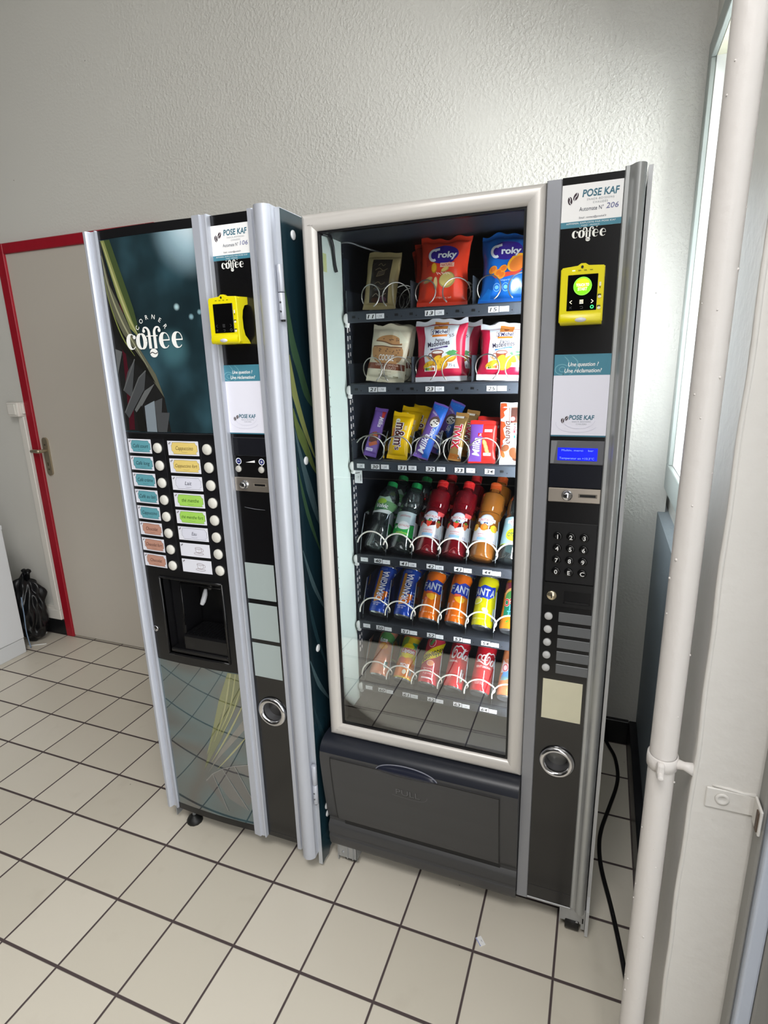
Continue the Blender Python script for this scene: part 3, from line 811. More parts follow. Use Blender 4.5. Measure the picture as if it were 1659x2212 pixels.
# rails
def rail(name, poly, z0, z1, m, parent, sm=False):
    r = MB(); r.prism(poly, z0, z1, m, 'z', sm); o = r.build(name, parent, soft=32); return o
rail('left_rail', [(1.535, -.872), (1.535, -.902), (1.540, -.912), (1.549, -.920), (1.557, -.921), (1.561, -.917), (1.563, -.909), (1.577, -.908), (1.579, -.914), (1.585, -.916), (1.5865, -.910), (1.5865, -.872)], .066, 1.828, SILVER, cm)
rail('centre_rail', [(1.888, -.872), (1.888, -.918), (1.890, -.921), (1.912, -.923), (1.9145, -.918), (1.927, -.917), (1.929, -.922), (1.932, -.921), (1.9325, -.905), (1.9325, -.872)], .066, 1.829, SILVER, cm)
rr = [(2.038, -.872), (2.038, -.914), (2.040, -.917), (2.051, -.917), (2.053, -.912), (2.061, -.911)]
for i in range(13):
    a = math.radians(180+ i*12.5); rr.append((2.0855+.0245*math.cos(a), -.913+.030*math.sin(a)))
rr += [(2.1045, -.905), (2.1045, -.872)]
rail('right_rail', rr, .056, 1.829, SILVER, cm)
for z0, z1 in ((.244, .373), (1.588, 1.707)):
    b = MB(); zm = (z0+z1)/2
    b.cyl((2.1135, -.914, z0), (2.1135, -.914, zm-.001), .0078, SILVER, 16); b.cyl((2.1135, -.914, zm+.001), (2.1135, -.914, z1), .0078, SILVER, 16)
    b.cyl((2.1135, -.914, z0-.004), (2.1135, -.914, z0), .005, DARKIN, 10)
    for z in (z0+.018, z0+.038): b.cyl((2.1135, -.9225, z), (2.1135, -.919, z), .0025, mat('screw', (120, 122, 126), .3, 1), 8)
    b.build('hinge', cm)
# payment column
strip = front(-.908)
b = MB(); b.holed(1.9325, 2.038, .066, 1.827, -.908, -.880, 1.9875, .519, .0285, BLKG)
A = Art(b, strip)
A.rect(1.934, .082, 2.037, .0835, ink(40, 40, 42), 0)
coffee_logo(A, 1.985, 1.7165, .062, ink(236, 236, 232), 3)
for x, s in ((1.950, '-'), (2.019, '+')):
    A.ring(x, 1.250, .0075, .0075, .0022, ink(225, 228, 235), 1); A.ell(x, 1.250, .006, .006, ink(20, 30, 110), 1)
    A.rect(x-.0035, 1.2492, x+.0035, 1.2508, WHITE, 2)
    if s == '+': A.rect(x-.0008, 1.2465, x+.0008, 1.2535, WHITE, 2)
    A.rect(x-.0008, 1.238, x+.0008, 1.2428, WHITE, 1)
A.poly([(1.971, 1.2475), (1.999, 1.2475), (1.999, 1.2535)], WHITE, 1)
A.stroke([(1.955, 1.128), (1.985, 1.1245), (2.018, 1.1235)], [.0005, .0009, .0004], ink(150, 152, 158), 1)
b.build('payment_column', cm)
def paper_sign(fn, y, x0, x1, num):
    """the operator's paper sign with the machine number"""
    s = MB(); s.box(x0, x1, y-.0006, y, 1.7285, 1.8045, WHITE)
    A = Art(s, front(y-.0006)); w = x1-x0; cx = (x0+x1)/2
    A.rect(x0, 1.7285, x1, 1.7395, TEAL, 0)
    A.text('APPAREIL EXPLOITE PAR POSE KAF', cx, 1.7362, .0028, WHITE, 1, w=w*.82); A.text('PARIS - FRANCE', cx, 1.7315, .0022, WHITE, 1, w=w*.3)
    bean_mark(A, x0+w*.185, 1.7795, .0115, 1)
    A.text('POSE KAF', x0+w*.64, 1.7875, .0125, TEALD, 1, w=w*.60, bold=.022, shear=.12)
    A.text('SNACK-BOISSONS', x0+w*.64, 1.7762, .0036, ink(140, 146, 152), 1, w=w*.44, space=1.3); A.text('CHAUDES', x0+w*.64, 1.7702, .0036, ink(140, 146, 152), 1, w=w*.24, space=1.3)
    A.text('Automate N\u00b0', x0+w*.50, 1.7605, .0072, ink(60, 64, 84), 1, w=w*.40)
    A.text(num, x0+w*.84, 1.7622, .0095, ink(96, 100, 150), 1, w=w*.20, shear=.15)
    A.text('Email : contact@posekaf.fr', x0+w*.53, 1.7455, .0034, ink(70, 74, 92), 1, w=w*.45)
    return s
def question_sign(y, x0, x1, z0=1.3205, z1=1.490):
    s = MB(); s.box(x0, x1, y-.0006, y, z0, z1, mat('white_paper', (226, 226, 238), .45))
    A = Art(s, front(y-.0006)); w = x1-x0; cx = (x0+x1)/2
    A.rect(x0, 1.451, x1, z1, TEAL, 0); A.rect(x0, z0, x1, z0+.003, TEALD, 0)
    sw = ink(110, 165, 180)
    A.ring(x0+w*.14, 1.463, .013, .010, .0018, sw, 1, 40, 330); A.ring(x0+w*.15, 1.463, .006, .005, .0015, sw, 1, 20, 300)
    A.stroke([(x0+w*.18, 1.4885), (x0+w*.26, 1.478), (x0+w*.25, 1.462), (x0+w*.16, 1.4525)], [.001, .002, .002, .001], sw, 1)
    A.stroke([(x0+w*.32, 1.4885), (x0+w*.42, 1.477), (x0+w*.38, 1.460), (x0+w*.28, 1.4525)], [.001, .002, .002, .001], sw, 1)
    A.text('Une question ?', x0+w*.52, 1.473, .0080, ink(238, 240, 240), 2, w=w*.54, bold=.014, shear=.2)
    A.text('Une r\u00e9clamation?', x0+w*.52, 1.4605, .0080, ink(238, 240, 240), 2, w=w*.66, bold=.014, shear=.2)
    pale = ink(214, 214, 228)
    A.ring(cx, 1.362, w*.30, .020, .001, pale, 1, 190, 350); A.ring(cx-.004, 1.352, w*.38, .018, .001, pale, 1, 170, 340)
    bean_mark(A, x0+w*.24, 1.3605, .0085, 2)
    A.text('POSE KAF', x0+w*.55, 1.3655, .0095, TEALD, 2, w=w*.46, bold=.02, shear=.12)
    A.text('SNACK-BOISSONS', x0+w*.55, 1.3565, .003, ink(150, 156, 164), 2, w=w*.34, space=1.3); A.text('CHAUDES', x0+w*.55, 1.3515, .003, ink(150, 156, 164), 2, w=w*.19, space=1.3)
    return s
paper_sign(None, -.9083, 1.9305, 2.0375, '106').build('number_sign', cm)
question_sign(-.9083, 1.9295, 2.0375).build('notice', cm)
# display window, dosing buttons, coin plate, blank cards, cup ring
b = MB(); b.box(1.9335, 2.0365, -.9105, -.905, 1.2645, 1.312, mat('smoked_window', (34, 35, 40), .15, ior=1.6), .001, 1)
A = Art(b, front(-.9105)); A.rect(1.954, 1.2665, 2.034, 1.3095, ink(26, 27, 32, .15), 0)
b.build('display_window', cm)
def button(p, r, h, m, name, parent, y):
    q = MB(); q.lathe([(r, 0), (r, h*.6), (r*.86, h), (0, h*1.05)], m, 24, Matrix.Translation((p[0], y, p[1])) @ Matrix.Rotation(PI/2, 4, 'X'))
    return q.build(name, parent)
for x in (1.9485, 2.0175): button((x, 1.2300), .0085, .005, mat('grey_button', (186, 184, 178), .35), 'dose_button', cm, -.908)
def coin_plate(x0, x1, z0, z1, y, bx, bz, sx, sz, parent):
    b = MB(); b.box(x0, x1, y-.003, y, z0, z1, BRUSH, .0012, 1)
    A = Art(b, front(y-.003)); A.rect(sx-.019, sz-.0042, sx+.019, sz+.0042, ink(120, 112, 102, .3), 0); A.rect(sx-.016, sz-.0026, sx+.016, sz+.0026, ink(6, 6, 7), 1)
    o = b.build('coin_plate', parent)
    q = MB(); q.lathe([(.0115, 0), (.0115, .0015), (.0092, .002), (.0088, .012), (.0078, .0135), (0, .0138)], CHROME, 24, Matrix.Translation((bx, y-.003, bz)) @ Matrix.Rotation(PI/2, 4, 'X'))
    q.build('return_button', o); return o
coin_plate(1.9335, 2.0375, 1.1715, 1.2085, -.908, 1.965, 1.190, 2.010, 1.190, cm)
for z0, z1 in ((.867, .972), (.745, .853), (.627, .733)):
    b = MB(); b.box(1.9390, 2.0295, -.9095, -.907, z0, z1, GREYSQ, .0006, 1); b.build('blank_card', cm)
def cup_ring(x, z, y, R, parent, inner):
    b = MB(); T = Matrix.Translation((x, y, z)) @ Matrix.Rotation(PI/2, 4, 'X')
    prof = []
    for i in range(13):
        a = PI*i/12; prof.append((R*.82+R*.19*math.cos(a), .006*math.sin(a)+.0035*math.sin(a)))
    b.lathe(prof, CHROME, 40, T, cap=False)
    b.lathe([(R*.68, .003), (R*.63, .0), (R*.62, -.004), (R*.60, -.022)], mat('grey_cup_wall', (92, 92, 94), .3, .3), 40, T, cap=False)
    b.lathe([(0, -.0215), (R*.6, -.022)], inner, 40, T, cap=False)
    return b.build('finger_ring', parent)
# shallow cup: let into the column by a dark disc
cup_ring(1.9875, .519, -.9088, .046, cm, mat('cup_floor', (58, 57, 56), .25, ior=1.7))
button((1.597, .724), .0095, .004, CHROME, 'lock', cm, cf(1.597))
b = MB(); b.box(1.5958, 1.5982, cf(1.597)-.0046, cf(1.597)-.004, .719, .729, DARKIN); b.build('keyhole', cm)
# labels and buttons
def drink_card(x0, x1, zc, text, col, tcol, cup=False):
    s = MB(); zz0, zz1 = zc-.0195, zc+.0195
    n = 4; vs = []; fs = []
    A = Art(s, bow, su=.02, base=.0009)
    A.rect(x0, zz0, x1, zz1, mat('white_card', (222, 223, 232), .35), 0)
    w = x1-x0; cx = x0+w*.54; hw = w*.42; hh = .0155
    bean_mark(A, x0+.007, zz1-.0065, .0042, 2)
    if not cup:
        n_ = hh*.28
        P_ = [(cx-hw+n_, zc+hh), (cx-hw*.3, zc+hh*1.04), (cx+hw*.4, zc+hh*.97), (cx+hw-n_*1.5, zc+hh), (cx+hw-n_*.9, zc+hh*.62), (cx+hw, zc+hh*.5), (cx+hw*.985, zc), (cx+hw, zc-hh*.5), (cx+hw-n_*1.2, zc-hh*.66), (cx+hw-n_*.8, zc-hh), (cx+hw*.2, zc-hh*1.03), (cx-hw+n_*1.3, zc-hh), (cx-hw+n_, zc-hh*.62), (cx-hw, zc-hh*.4), (cx-hw*.985, zc+.001), (cx-hw, zc+hh*.45), (cx-hw+n_*.6, zc+hh*.6)]
        A.poly(P_, col, 1)
        A.stroke(P_+[P_[0]], .0006, tcol, 2, sm=0)
        A.text(text, cx, zc+.001, .0105 if len(text) < 14 else .0095, tcol, 3, w=min(hw*1.72, len(text)*.0056), shear=.28)
        A.stroke([(cx-.010, zc-.0095), (cx, zc-.011), (cx+.010, zc-.0095)], .0004, tcol, 3)
    else:
        k = .0095; bx, bz = cx+.008, zc
        br = ink(120, 92, 92)
        A.ring(bx, bz+k*.75, k*1.1, k*.28, .0007, br, 2); A.stroke([(bx-k*1.1, bz+k*.7), (bx-k*.95, bz-k*.2), (bx-k*.5, bz-k*.7), (bx+k*.5, bz-k*.7), (bx+k*.95, bz-k*.2), (bx+k*1.1, bz+k*.7)], .0008, br, 2)
        A.ring(bx+k*1.3, bz+k*.2, k*.42, k*.45, .0007, br, 2, -120, 130); A.ring(bx, bz-k*.95, k*1.7, k*.34, .0007, br, 2)
        A.rect(bx+.001, bz-.001, bx+.0018, bz+.002, ink(190, 170, 80), 2)
    return s.build('drink_label', cm)
CT, CY, CGN, CW, CB = ink(96, 158, 170), ink(222, 198, 116), ink(160, 208, 92), ink(214, 215, 228), ink(186, 140, 122)
DK, DW, DB = ink(38, 62, 70), ink(70, 72, 90), ink(96, 66, 60)
left = [('Caf\u00e9 court', CT, DK), ('Caf\u00e9 long', CT, DK), ('Caf\u00e9 cr\u00e8me', CT, DK), ('Caf\u00e9 au lait', CT, DK), ('Cappuccino', CT, DK), ('Chocolat', CB, DB), ('Chocolat fort', CB, DB), ('Chocolat', CB, DB)]
right = [('Cappuccino', CY, ink(110, 90, 50)), ('Cappuccino fort', CY, ink(110, 90, 50)), ('Lait', CW, DW), ('th\u00e9 menthe', CGN, ink(60, 100, 40)), ('th\u00e9 menthe fort', CGN, ink(60, 100, 40)), ('Eau', CW, DW), None, None]
for i in range(8):
    z = 1.281-.0477*i
    drink_card(1.591, 1.6755, z, *left[i])
    if right[i]: drink_card(1.7325, 1.832, z-.002, *right[i])
    else: drink_card(1.7325, 1.832, z-.002, '', CW, DW, cup=True)
    button((1.698, 1.278-.0484*i), .0140, .0065, BTN, 'selection_button', cm, cf(1.698))
    button((1.8585, 1.278-.0483*i), .0145, .0065, BTN, 'selection_button', cm, cf(1.8585))

# card reader: a yellow terminal standing proud of the column
YEL = mat('yellow_plastic', (226, 212, 8), .32, ior=1.5)
def card_reader(parent, cx, zc, y, on, W=.080, D=.046, lean=0.0):
    b = MB(); hw = W/2
    # front shell: rounded slab with a wavy right flank and a chin
    def slab(pts, y0, y1, inset):
        n = len(pts); c0 = [(cx+x, y0, zc+z) for x, z in pts]; c1 = [(cx+x, y1+inset*1.2, zc+z) for x, z in pts]
        c2 = [(cx+x*(1-inset*22), y1, zc+z*(1-inset*16)) for x, z in pts]
        vs = c0+c1+c2; fs = []
        for r in range(2):
            for i in range(n): j = (i+1) % n; fs.append([r*n+i, r*n+j, (r+1)*n+j, (r+1)*n+i])
        b.add(vs, fs, YEL); tr = tessellate_polygon([[Vector((v[0], v[2], 0)) for v in c2]])
        b.add(c2, [list(t) for t in tr], YEL)
    out = [(-hw, -.050), (-hw+.003, -.054), (hw-.004, -.054), (hw, -.050), (hw-.001, .045), (hw-.003, .049), (.010, .0505), (.004, .0545), (-.004, .0545), (-.010, .0505), (-hw+.003, .048), (-hw, .044)]
    slab(out, y-D+.012, y-D, .0016)
    # body behind: waisted towards the column, wider again at the top and bottom
    prof = [(0.0, -.055), (-D+.014, -.055), (-D+.012, -.048), (-D+.012, .044), (-D+.014, .049), (0.0, .0505), (0.0, .034), (-.014, .031), (-.022, .020), (-.026, .004), (-.025, -.020), (-.020, -.036), (-.006, -.047)]
    b.prism([(y+a, zc+c) for a, c in prof], cx-hw+.002, cx+hw-.001, YEL, 'x')
    # chin: convex lip below the screen
    vs = []; fs = []; n = 12
    for i in range(n+1):
        t = -1+2*i/n; x = cx+t*(hw-.003); bul = .005*(1-t*t)
        for (z, d) in ((-.0545, 0), (-.0525, .003+bul), (-.044, .004+bul), (-.036+.003*(1-t*t), .0005)): vs.append((x, y-D-d, zc+z))
    for i in range(n):
        for k in range(3): fs.append([4*i+k, 4*i+4+k, 4*i+5+k, 4*i+1+k])
    b.add(vs, fs, YEL, True)
    A = Art(b, front(y-D), base=.0006)
    A.ell(cx-.0015, zc+.0478, .0024, .0026, BLACK, 1)
    for i, x in enumerate((-.0165, -.006, .0045, .015)):
        A.rect(cx+x-.0025, zc+.0412, cx+x+.0025, zc+.0426, mat('led_green', (190, 255, 200), .4, emit=2.5) if (on and i == 0) else ink(130, 124, 20), 1)
    # icons down the right flank
    d = ink(70, 66, 20); w = ink(230, 226, 200)
    A.rect(cx+hw-.0095, zc+.012, cx+hw-.0060, zc+.019, w, 1); A.rect(cx+hw-.0085, zc+.008, cx+hw-.0070, zc+.012, d, 1)
    for z in (-.006, -.026):
        A.rect(cx+hw-.011, zc+z, cx+hw-.005, zc+z+.004, d, 1); A.ell(cx+hw-.0075, zc+z-.0008, .003, .0025, w, 2)
    A.text('NAYAX', cx-.001, zc-.0345, .0030, d, 1, w=.010, bold=.01)
    o = b.build('card_reader', parent)
    s = MB(); s.box(cx-hw*.66, cx+hw*.70, y-D-.0012, y-D+.002, zc-.0305, zc+.0345, mat('black_glass', (8, 8, 9), .08, ior=1.5), .0008, 1)
    A = Art(s, front(y-D-.0012))
    g = lambda c, e: mat('screen_%d_%d_%d' % c, c, .4, emit=e)
    mk = (lambda c: g(c, 1.2)) if on else (lambda c: ink(58, 58, 60))
    xs = (cx-.019, cx+.0005, cx+.020)
    A.stroke([(xs[0]+.002, zc-.0115), (xs[0]-.0018, zc-.0145), (xs[0]+.002, zc-.0175)], .0012, mk((250, 240, 200)), 1, sm=0)
    A.stroke([(xs[2]-.002, zc-.0115), (xs[2]+.0018, zc-.0145), (xs[2]-.002, zc-.0175)], .0012, mk((250, 240, 200)), 1, sm=0)
    for z in (-.0118, -.0145, -.0172): A.rect(xs[1]-.0034, zc+z-.0008, xs[1]+.0034, zc+z+.0008, mk((250, 240, 200)), 1)
    dim = ink(70, 70, 72)
    A.stroke([(xs[0]-.002, zc-.0225), (xs[0]+.002, zc-.0265)], .0008, dim, 1, sm=0); A.stroke([(xs[0]+.002, zc-.0225), (xs[0]-.002, zc-.0265)], .0008, dim, 1, sm=0)
    A.stroke([(xs[1]-.0025, zc-.0230), (xs[1]+.002, zc-.0230), (xs[1]+.0025, zc-.0265), (xs[1]-.001, zc-.0268)], .0008, dim, 1)
    A.ring(xs[2], zc-.0245, .0026, .0026, .0013, g((60, 255, 130), 1.4) if on else dim, 1)
    if on:
        A.ell(cx+.001, zc+.0135, .0165, .0165, g((120, 230, 60), 1.3), 1, n=32); A.ell(cx+.001, zc+.0135, .0150, .0150, g((110, 200, 10), 1.0), 2, n=32)
        A.ell(cx+.001, zc+.0185, .0125, .0090, g((180, 215, 10), 1.0), 3)
        A.text('TOUCH TO', cx+.001, zc+.0158, .0050, g((255, 250, 225), 1.6), 4, w=.023, bold=.02); A.text('START', cx+.001, zc+.0085, .0055, g((255, 240, 190), 1.6), 4, w=.017, bold=.02)
    s.build('screen', o)
    s = MB(); s.lathe([(.0115, 0), (.010, .0022), (0, .0034)], mat('contactless_lamp', (205, 205, 215), .4, emit=1.3 if on else 0.0, ecol=(190, 205, 255)), 20, Matrix.Translation((cx+.001, y-D-.0066, zc-.0475)) @ Matrix.Rotation(PI/2, 4, 'X') @ Matrix.Scale(.42, 4, (0, 1, 0)))
    s.build('contactless_lamp', o)
    return o
card_reader(cm, 1.9775, 1.5935, -.908, False)

# feet
b = MB(); b.box(1.5605, 1.5635, -.90, -.82, .018, .071, ZINC); b.box(1.5635, 1.630, -.872, -.869, .040, .071, ZINC); b.box(1.5635, 1.64, -.90, -.82, .0655, .0695, ZINC)
b.cyl((1.560, -.885, .052), (1.5575, -.885, .052), .004, ZINC, 8)
b.build('foot_bracket', cm)
for x, y in ((1.622, -.885), (2.06, -.80), (1.622, -.16), (2.06, -.16)):
    b = MB(); b.lathe([(.026, 0), (.027, .006), (.024, .012), (.022, .016), (.012, .022), (.010, .026)], RUBBER, 12, Matrix.Translation((x, y, .0))); b.cyl((x, y, .026), (x, y, .072), .006, ZINC, 10)
    b.cyl((x, y, .045), (x, y, .053), .011, ZINC, 6)
    b.build('foot', cm)

# ================================================================== SNACK AND COLD DRINKS MACHINE
INNER = mat('dark_blue_interior', (26, 30, 38), .5, vary=.06, vscale=12)
LINER = mat('pale_green_white_liner', (206, 220, 212), .35)
TRAYM = mat('anthracite_tray_plastic', (52, 58, 66), .45)
TRAYL = mat('smoky_clear_tray', (44, 47, 53), .35)
WIRE = mat('steel_spiral_wire', (196, 192, 184), .28, .9)
WIREW = mat('coated_spiral_wire', (222, 218, 206), .35)
GLASS = clear('double_glazing', (246, 249, 250), 2.1, .0, .04)
DIVID = clear('clear_divider_plastic', (205, 212, 216), 1.2, .06, .04, opacity=.10, ocol=(150, 156, 162))
KNOB = mat('white_nylon_roller', (226, 226, 222), .35)

sm_ = thing('snack_machine', (2.508, -.5, 0), 'tall glass-fronted vending machine full of snacks and cold drinks, beside the window', 'vending machine')
Y0 = -.845          # cabinet front edge
# outer cabinet
b = MB(); GREYC = mat('grey_cabinet_sheet', (150, 152, 154), .4, .3)
b.box(2.141, 2.151, Y0, -.085, .085, 1.812, GREYC, .002, 1)
b.box(2.151, 2.866, Y0, -.085, 1.797, 1.812, GREYC, .002, 1)
b.box(2.151, 2.866, -.100, -.085, .085, 1.797, GREYC)
b.box(2.151, 2.866, Y0, -.100, .085, .100, GREYC)
b.build('cabinet_body', sm_)
b = MB(); prof = [(-.866, .004), (-.866, .085), (-.850, .12), (-.842, 1.828), (-.085, 1.828), (-.085, .06), (-.12, .004), (-.16, .07), (-.80, .07), (-.83, .004)]
b.prism(prof, 2.8685, 2.8765, mat('white_edge_sheet', (205, 207, 210), .35, .4), 'x'); b.build('side_panel', sm_)
# inner cabinet (insulated chamber)
b = MB()
b.box(2.152, 2.1895, -.742, -.150, .44, 1.785, INNER); b.box(2.680, 2.690, -.842, -.150, .44, 1.785, INNER)
b.box(2.152, 2.69, -.150, -.140, .44, 1.785, INNER); b.box(2.1895, 2.680, -.842, -.150, 1.775, 1.785, INNER)
b.box(2.1895, 2.680, -.846, -.150, .44, .452, INNER)
b.build('inner_chamber', sm_)
b = MB(); b.box(2.176, 2.1896, -.852, -.7425, .505, 1.784, LINER)
for i, z in enumerate([1.46, 1.43, 1.407, 1.384, 1.36, 1.335, 1.31, 1.20, 1.17, 1.14, 1.115, 1.09, .99, .96, .93, .90, .86, .72, .66]):
    b.box(2.1895, 2.1900, -.8445, -.8430, z-.002, z+.002, DARKIN)
b.build('door_liner', sm_)
# perforated rack rail on the left, its lit slots painted as pale blocks
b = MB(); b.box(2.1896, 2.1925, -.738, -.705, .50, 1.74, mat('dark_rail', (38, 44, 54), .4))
SLOT = mat('painted_lit_slot', (216, 212, 206), .4)
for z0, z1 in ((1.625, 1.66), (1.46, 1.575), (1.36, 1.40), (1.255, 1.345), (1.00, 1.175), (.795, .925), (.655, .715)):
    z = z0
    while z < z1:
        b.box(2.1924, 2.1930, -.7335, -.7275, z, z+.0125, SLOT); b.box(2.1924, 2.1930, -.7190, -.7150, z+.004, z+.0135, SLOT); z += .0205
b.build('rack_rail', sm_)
# trays
ZL = [1.597, 1.4205, 1.221, .957, .755, .5535]
ZP = [z+.0155 for z in ZL[:3]] + [ZL[3]+.0025, ZL[4]+.0085, ZL[5]+.010]
SX = [2.248+.0755*i for i in range(6)]
def price_tag(parent, x, z, txt, big, y=-.7555):
    w, h = (.0235, .0125) if big else (.0215, .0115)
    s = MB(); s.box(x-w/2, x+w/2, y-.0006, y, z-h/2, z+h/2, WHITE)
    A = Art(s, front(y-.0006))
    if big: A.text(txt, x, z, .0088, BLACK, 1, w=.0175, bold=.015, shear=.18)
    elif txt: A.text(txt, x, z, .0062, ink(60, 66, 92), 1, w=.0125)
    else: A.text('1,20\u20ac', x, z, .0022, ink(90, 94, 110), 1, w=.0065)
    return s.build('number_tag' if big else 'price_tag', parent)
def spiral(parent, x, z, r, hand, y0, turns, pitch, m, wr=.0017, a0=0.0, a1=None):
    pts = []; n = int(turns*20)
    for i in range(n+1):
        a = a0 + hand*2*PI*i/20
        pts.append((x+r*math.cos(a), y0+pitch*i/20, z+r*math.sin(a)))
    s = MB(); s.tube(pts, wr, m, 6); return s.build('spiral', parent)
for k in range(6):
    z = ZL[k]; zp = ZP[k]; b = MB(); tm = TRAYM if k < 3 else TRAYL
    b.box(2.2045, 2.676, -.755, -.745, z-.0125, z+.0135, tm, .0015, 1)
    b.box(2.198, 2.676, -.745, -.20, zp-.004, zp, tm)
    b.box(2.198, 2.201, -.745, -.20, zp, zp+.05, tm)
    for i in range(13):
        x = 2.222+.0378*i
        b.box(x-.0045, x+.0045, -.7553, -.7545, z-.002, z+.004, DARKIN)
        b.cyl((x+.013, -.7554, z-.003), (x+.013, -.7545, z-.003), .0017, DARKIN, 8)
    t = b.build('tray', sm_)
    q = MB(); q.lathe([(0, -.004), (.010, -.0038), (.0125, -.001), (.0125, .002), (.010, .004), (0, .0045)], KNOB, 20, Matrix.Translation((2.2005, -.752, z-.002)) @ Matrix.Rotation(PI/2, 4, 'X') @ Matrix.Rotation(.5, 4, 'Y') @ Matrix.Scale(.62, 4, (1, 0, 0)))
    q.cyl((2.1985, -.746, z-.022), (2.2015, -.748, z-.010), .006, KNOB, 12)
    q.build('roller', t)
    if k < 2:
        for j, n in enumerate((1, 3, 5)):
            x = 2.2685+.1512*j
            price_tag(t, x, z, '%d%d' % (k+1, n), True); price_tag(t, x+.0245, z, '1,20\u20ac' if (k, n) != (1, 1) else '1,70\u20ac', False)
            xl, xr = (2.262, 2.330) if j == 0 else ((2.404, 2.4805) if j == 1 else (2.556, 2.632))
            zc = (1.6435, 1.468)[k]; R = (.030, .0315)[k]
            spiral(t, xl, zc, R, 1, -.763, 7.4, .062, WIRE, .0016, math.radians(-55), None)
            spiral(t, xr, zc, R, -1, -.763, 7.4, .062, WIRE, .0016, math.radians(235), None)
            if j < 2:
                d = MB(); d.box(2.3685+.1512*j-.0008, 2.3685+.1512*j+.0008, -.742, -.25, zp, zp+.062, TRAYM); d.build('divider', t)
        continue
    for i in range(6):
        x = SX[i]
        if k == 2:
            price_tag(t, x+.0205, z, str(30+i), True) if i < 5 else price_tag(t, x+.0205, z, '35', True)
            if i != 5: price_tag(t, x-.0215 if i == 0 else x-.0285+.0005*i, z+.0005, '1,20\u20ac', False)
        else:
            price_tag(t, x+.0205, z, '%d%d' % (k+1, i), True)
            small = '1,30\u20ac' if (k == 3 and i > 0) else ''
            s = price_tag(t, x+.0445, z-.001, small, False)
            if i == 0: price_tag(t, x-.021, z, '', False)
        zc, R = ((1.2665, .0365), (1.008, .0370), (.812, .0375), (.612, .0390))[k-2]
        if k == 2: spiral(t, x+.0055, zc, R, -1, -.764, (2.2, 1.3, 3.4, 3.6, 1.6, 1.7)[i], .05, WIRE, .0018, math.radians(150), None)
        else:
            # front turn of the coil: rises on the left, passes over the pack and dives back on the right
            pts = []
            for q in range(27):
                tt = q/26*.64; a = math.radians(172 if k == 3 else 188) - 2*PI*tt
                pts.append((x+.007+R*math.cos(a), -.778+.016*min(tt, .4)/.4+.17*max(0, tt-.4), zc+R*math.sin(a)))
            s = MB(); s.tube(pts, .0020, WIREW, 7); s.build('spiral', t)
        if i > 0 or k > 2:
            d = MB(); xd = x-.0378
            hgt = .072 if k == 2 else .118
            pr = [(-.742, zp), (-.742, zp+.02), (-.728, zp+hgt*.55), (-.700, zp+hgt), (-.30, zp+hgt), (-.30, zp)]
            d.prism(pr, xd-.0008, xd+.0008, DIVID, 'x')
            d.tube([(xd, y_, z_) for y_, z_ in pr[1:4]], .0011, mat('divider_edge', (120, 126, 132), .3), 6)
            d.build('divider', t)
# loose bits inside
b = MB(); b.tube(smooth([(2.192, -.850, 1.7745), (2.2, -.838, 1.773), (2.2, -.822, 1.770), (2.196, -.803, 1.754), (2.194, -.796, 1.735), (2.194, -.792, 1.716), (2.196, -.7885, 1.700)], 6), .0042, mat('black_sleeve', (20, 21, 24), .35, bump=.5, bscale=160), 8)
b.build('cable', sm_)
b = MB(); b.box(2.1897, 2.1903, -.846, -.829, 1.695, 1.735, mat('yellowed_tape', (192, 200, 140), .5)); b.build('tape', sm_)
b = MB(); b.box(2.2035, 2.2255, -.7462, -.7455, 1.172, 1.207, WHITE)
A = Art(b, front(-.7462)); A.stroke([(2.206, 1.1985), (2.219, 1.2015)], .0018, BLACK, 1, sm=0); A.rect(2.2208, 1.178, 2.2222, 1.196, BLACK, 1); A.text('-T', 2.213, 1.188, .006, ink(120, 120, 124), 1)
b.build('tray_tag', sm_)
b = MB(); b.tube(smooth([(2.191, -.742, 1.788-.015), (2.21, -.735, 1.7735), (2.235, -.70, 1.765), (2.27, -.66, 1.755)], 5), .0022, mat('grey_wire', (96, 98, 100), .4), 6); b.build('hanging_wire', sm_)
# interior lamp: a slim LED tube behind the right-hand frame member
b = MB(); b.cyl((2.6705, -.8345, .54), (2.6705, -.8345, 1.66), .0048, mat('led_tube', (255, 255, 255), .5, emit=170.0, ecol=(250, 252, 255)), 12); b.build('led_lamp', sm_)

# glazed door: mitred aluminium frame and double pane
FR = mat('champagne_aluminium', (206, 202, 197), .34, .2)
def frame(mb, x0, x1, z0, z1, prof, m):
    """prof: (inset, y) list swept round a rectangle with mitres"""
    n = len(prof); vs = []; fs = []
    for cx, cz, sx, sz in ((x0, z0, 1, 1), (x1, z0, -1, 1), (x1, z1, -1, -1), (x0, z1, 1, -1)):
        for ins, y in prof: vs.append((cx+sx*ins, y, cz+sz*ins))
    for c in range(4):
        d = (c+1) % 4
        for i in range(n-1): fs.append([c*n+i, c*n+i+1, d*n+i+1, d*n+i])
    mb.add(vs, fs, m)
b = MB()
frame(b, 2.1495, 2.6885, .4575, 1.8145, [(0, -.845), (0, -.862), (.002, -.867), (.006, -.8705), (.012, -.873), (.018, -.874), (.024, -.8735), (.030, -.871), (.035, -.866), (.0375, -.859), (.0375, -.845)], FR)
A = Art(b, front(-.8741), base=.0002)
for x, z in ((2.168, 1.789), (2.175, 1.788), (2.170, .478), (2.192, .473)): A.stroke([(x, z), (x+.007, z+.0004)], [.0003, .0007], ink(90, 88, 86), 0, sm=2)
b.build('door_frame', sm_, soft=28)
b = MB(); frame(b, 2.1865, 2.6515, .4945, 1.7775, [(0, -.862), (.0045, -.8615), (.0045, -.850), (0, -.850)], mat('black_gasket', (18, 18, 20), .4)); b.build('gasket', sm_)
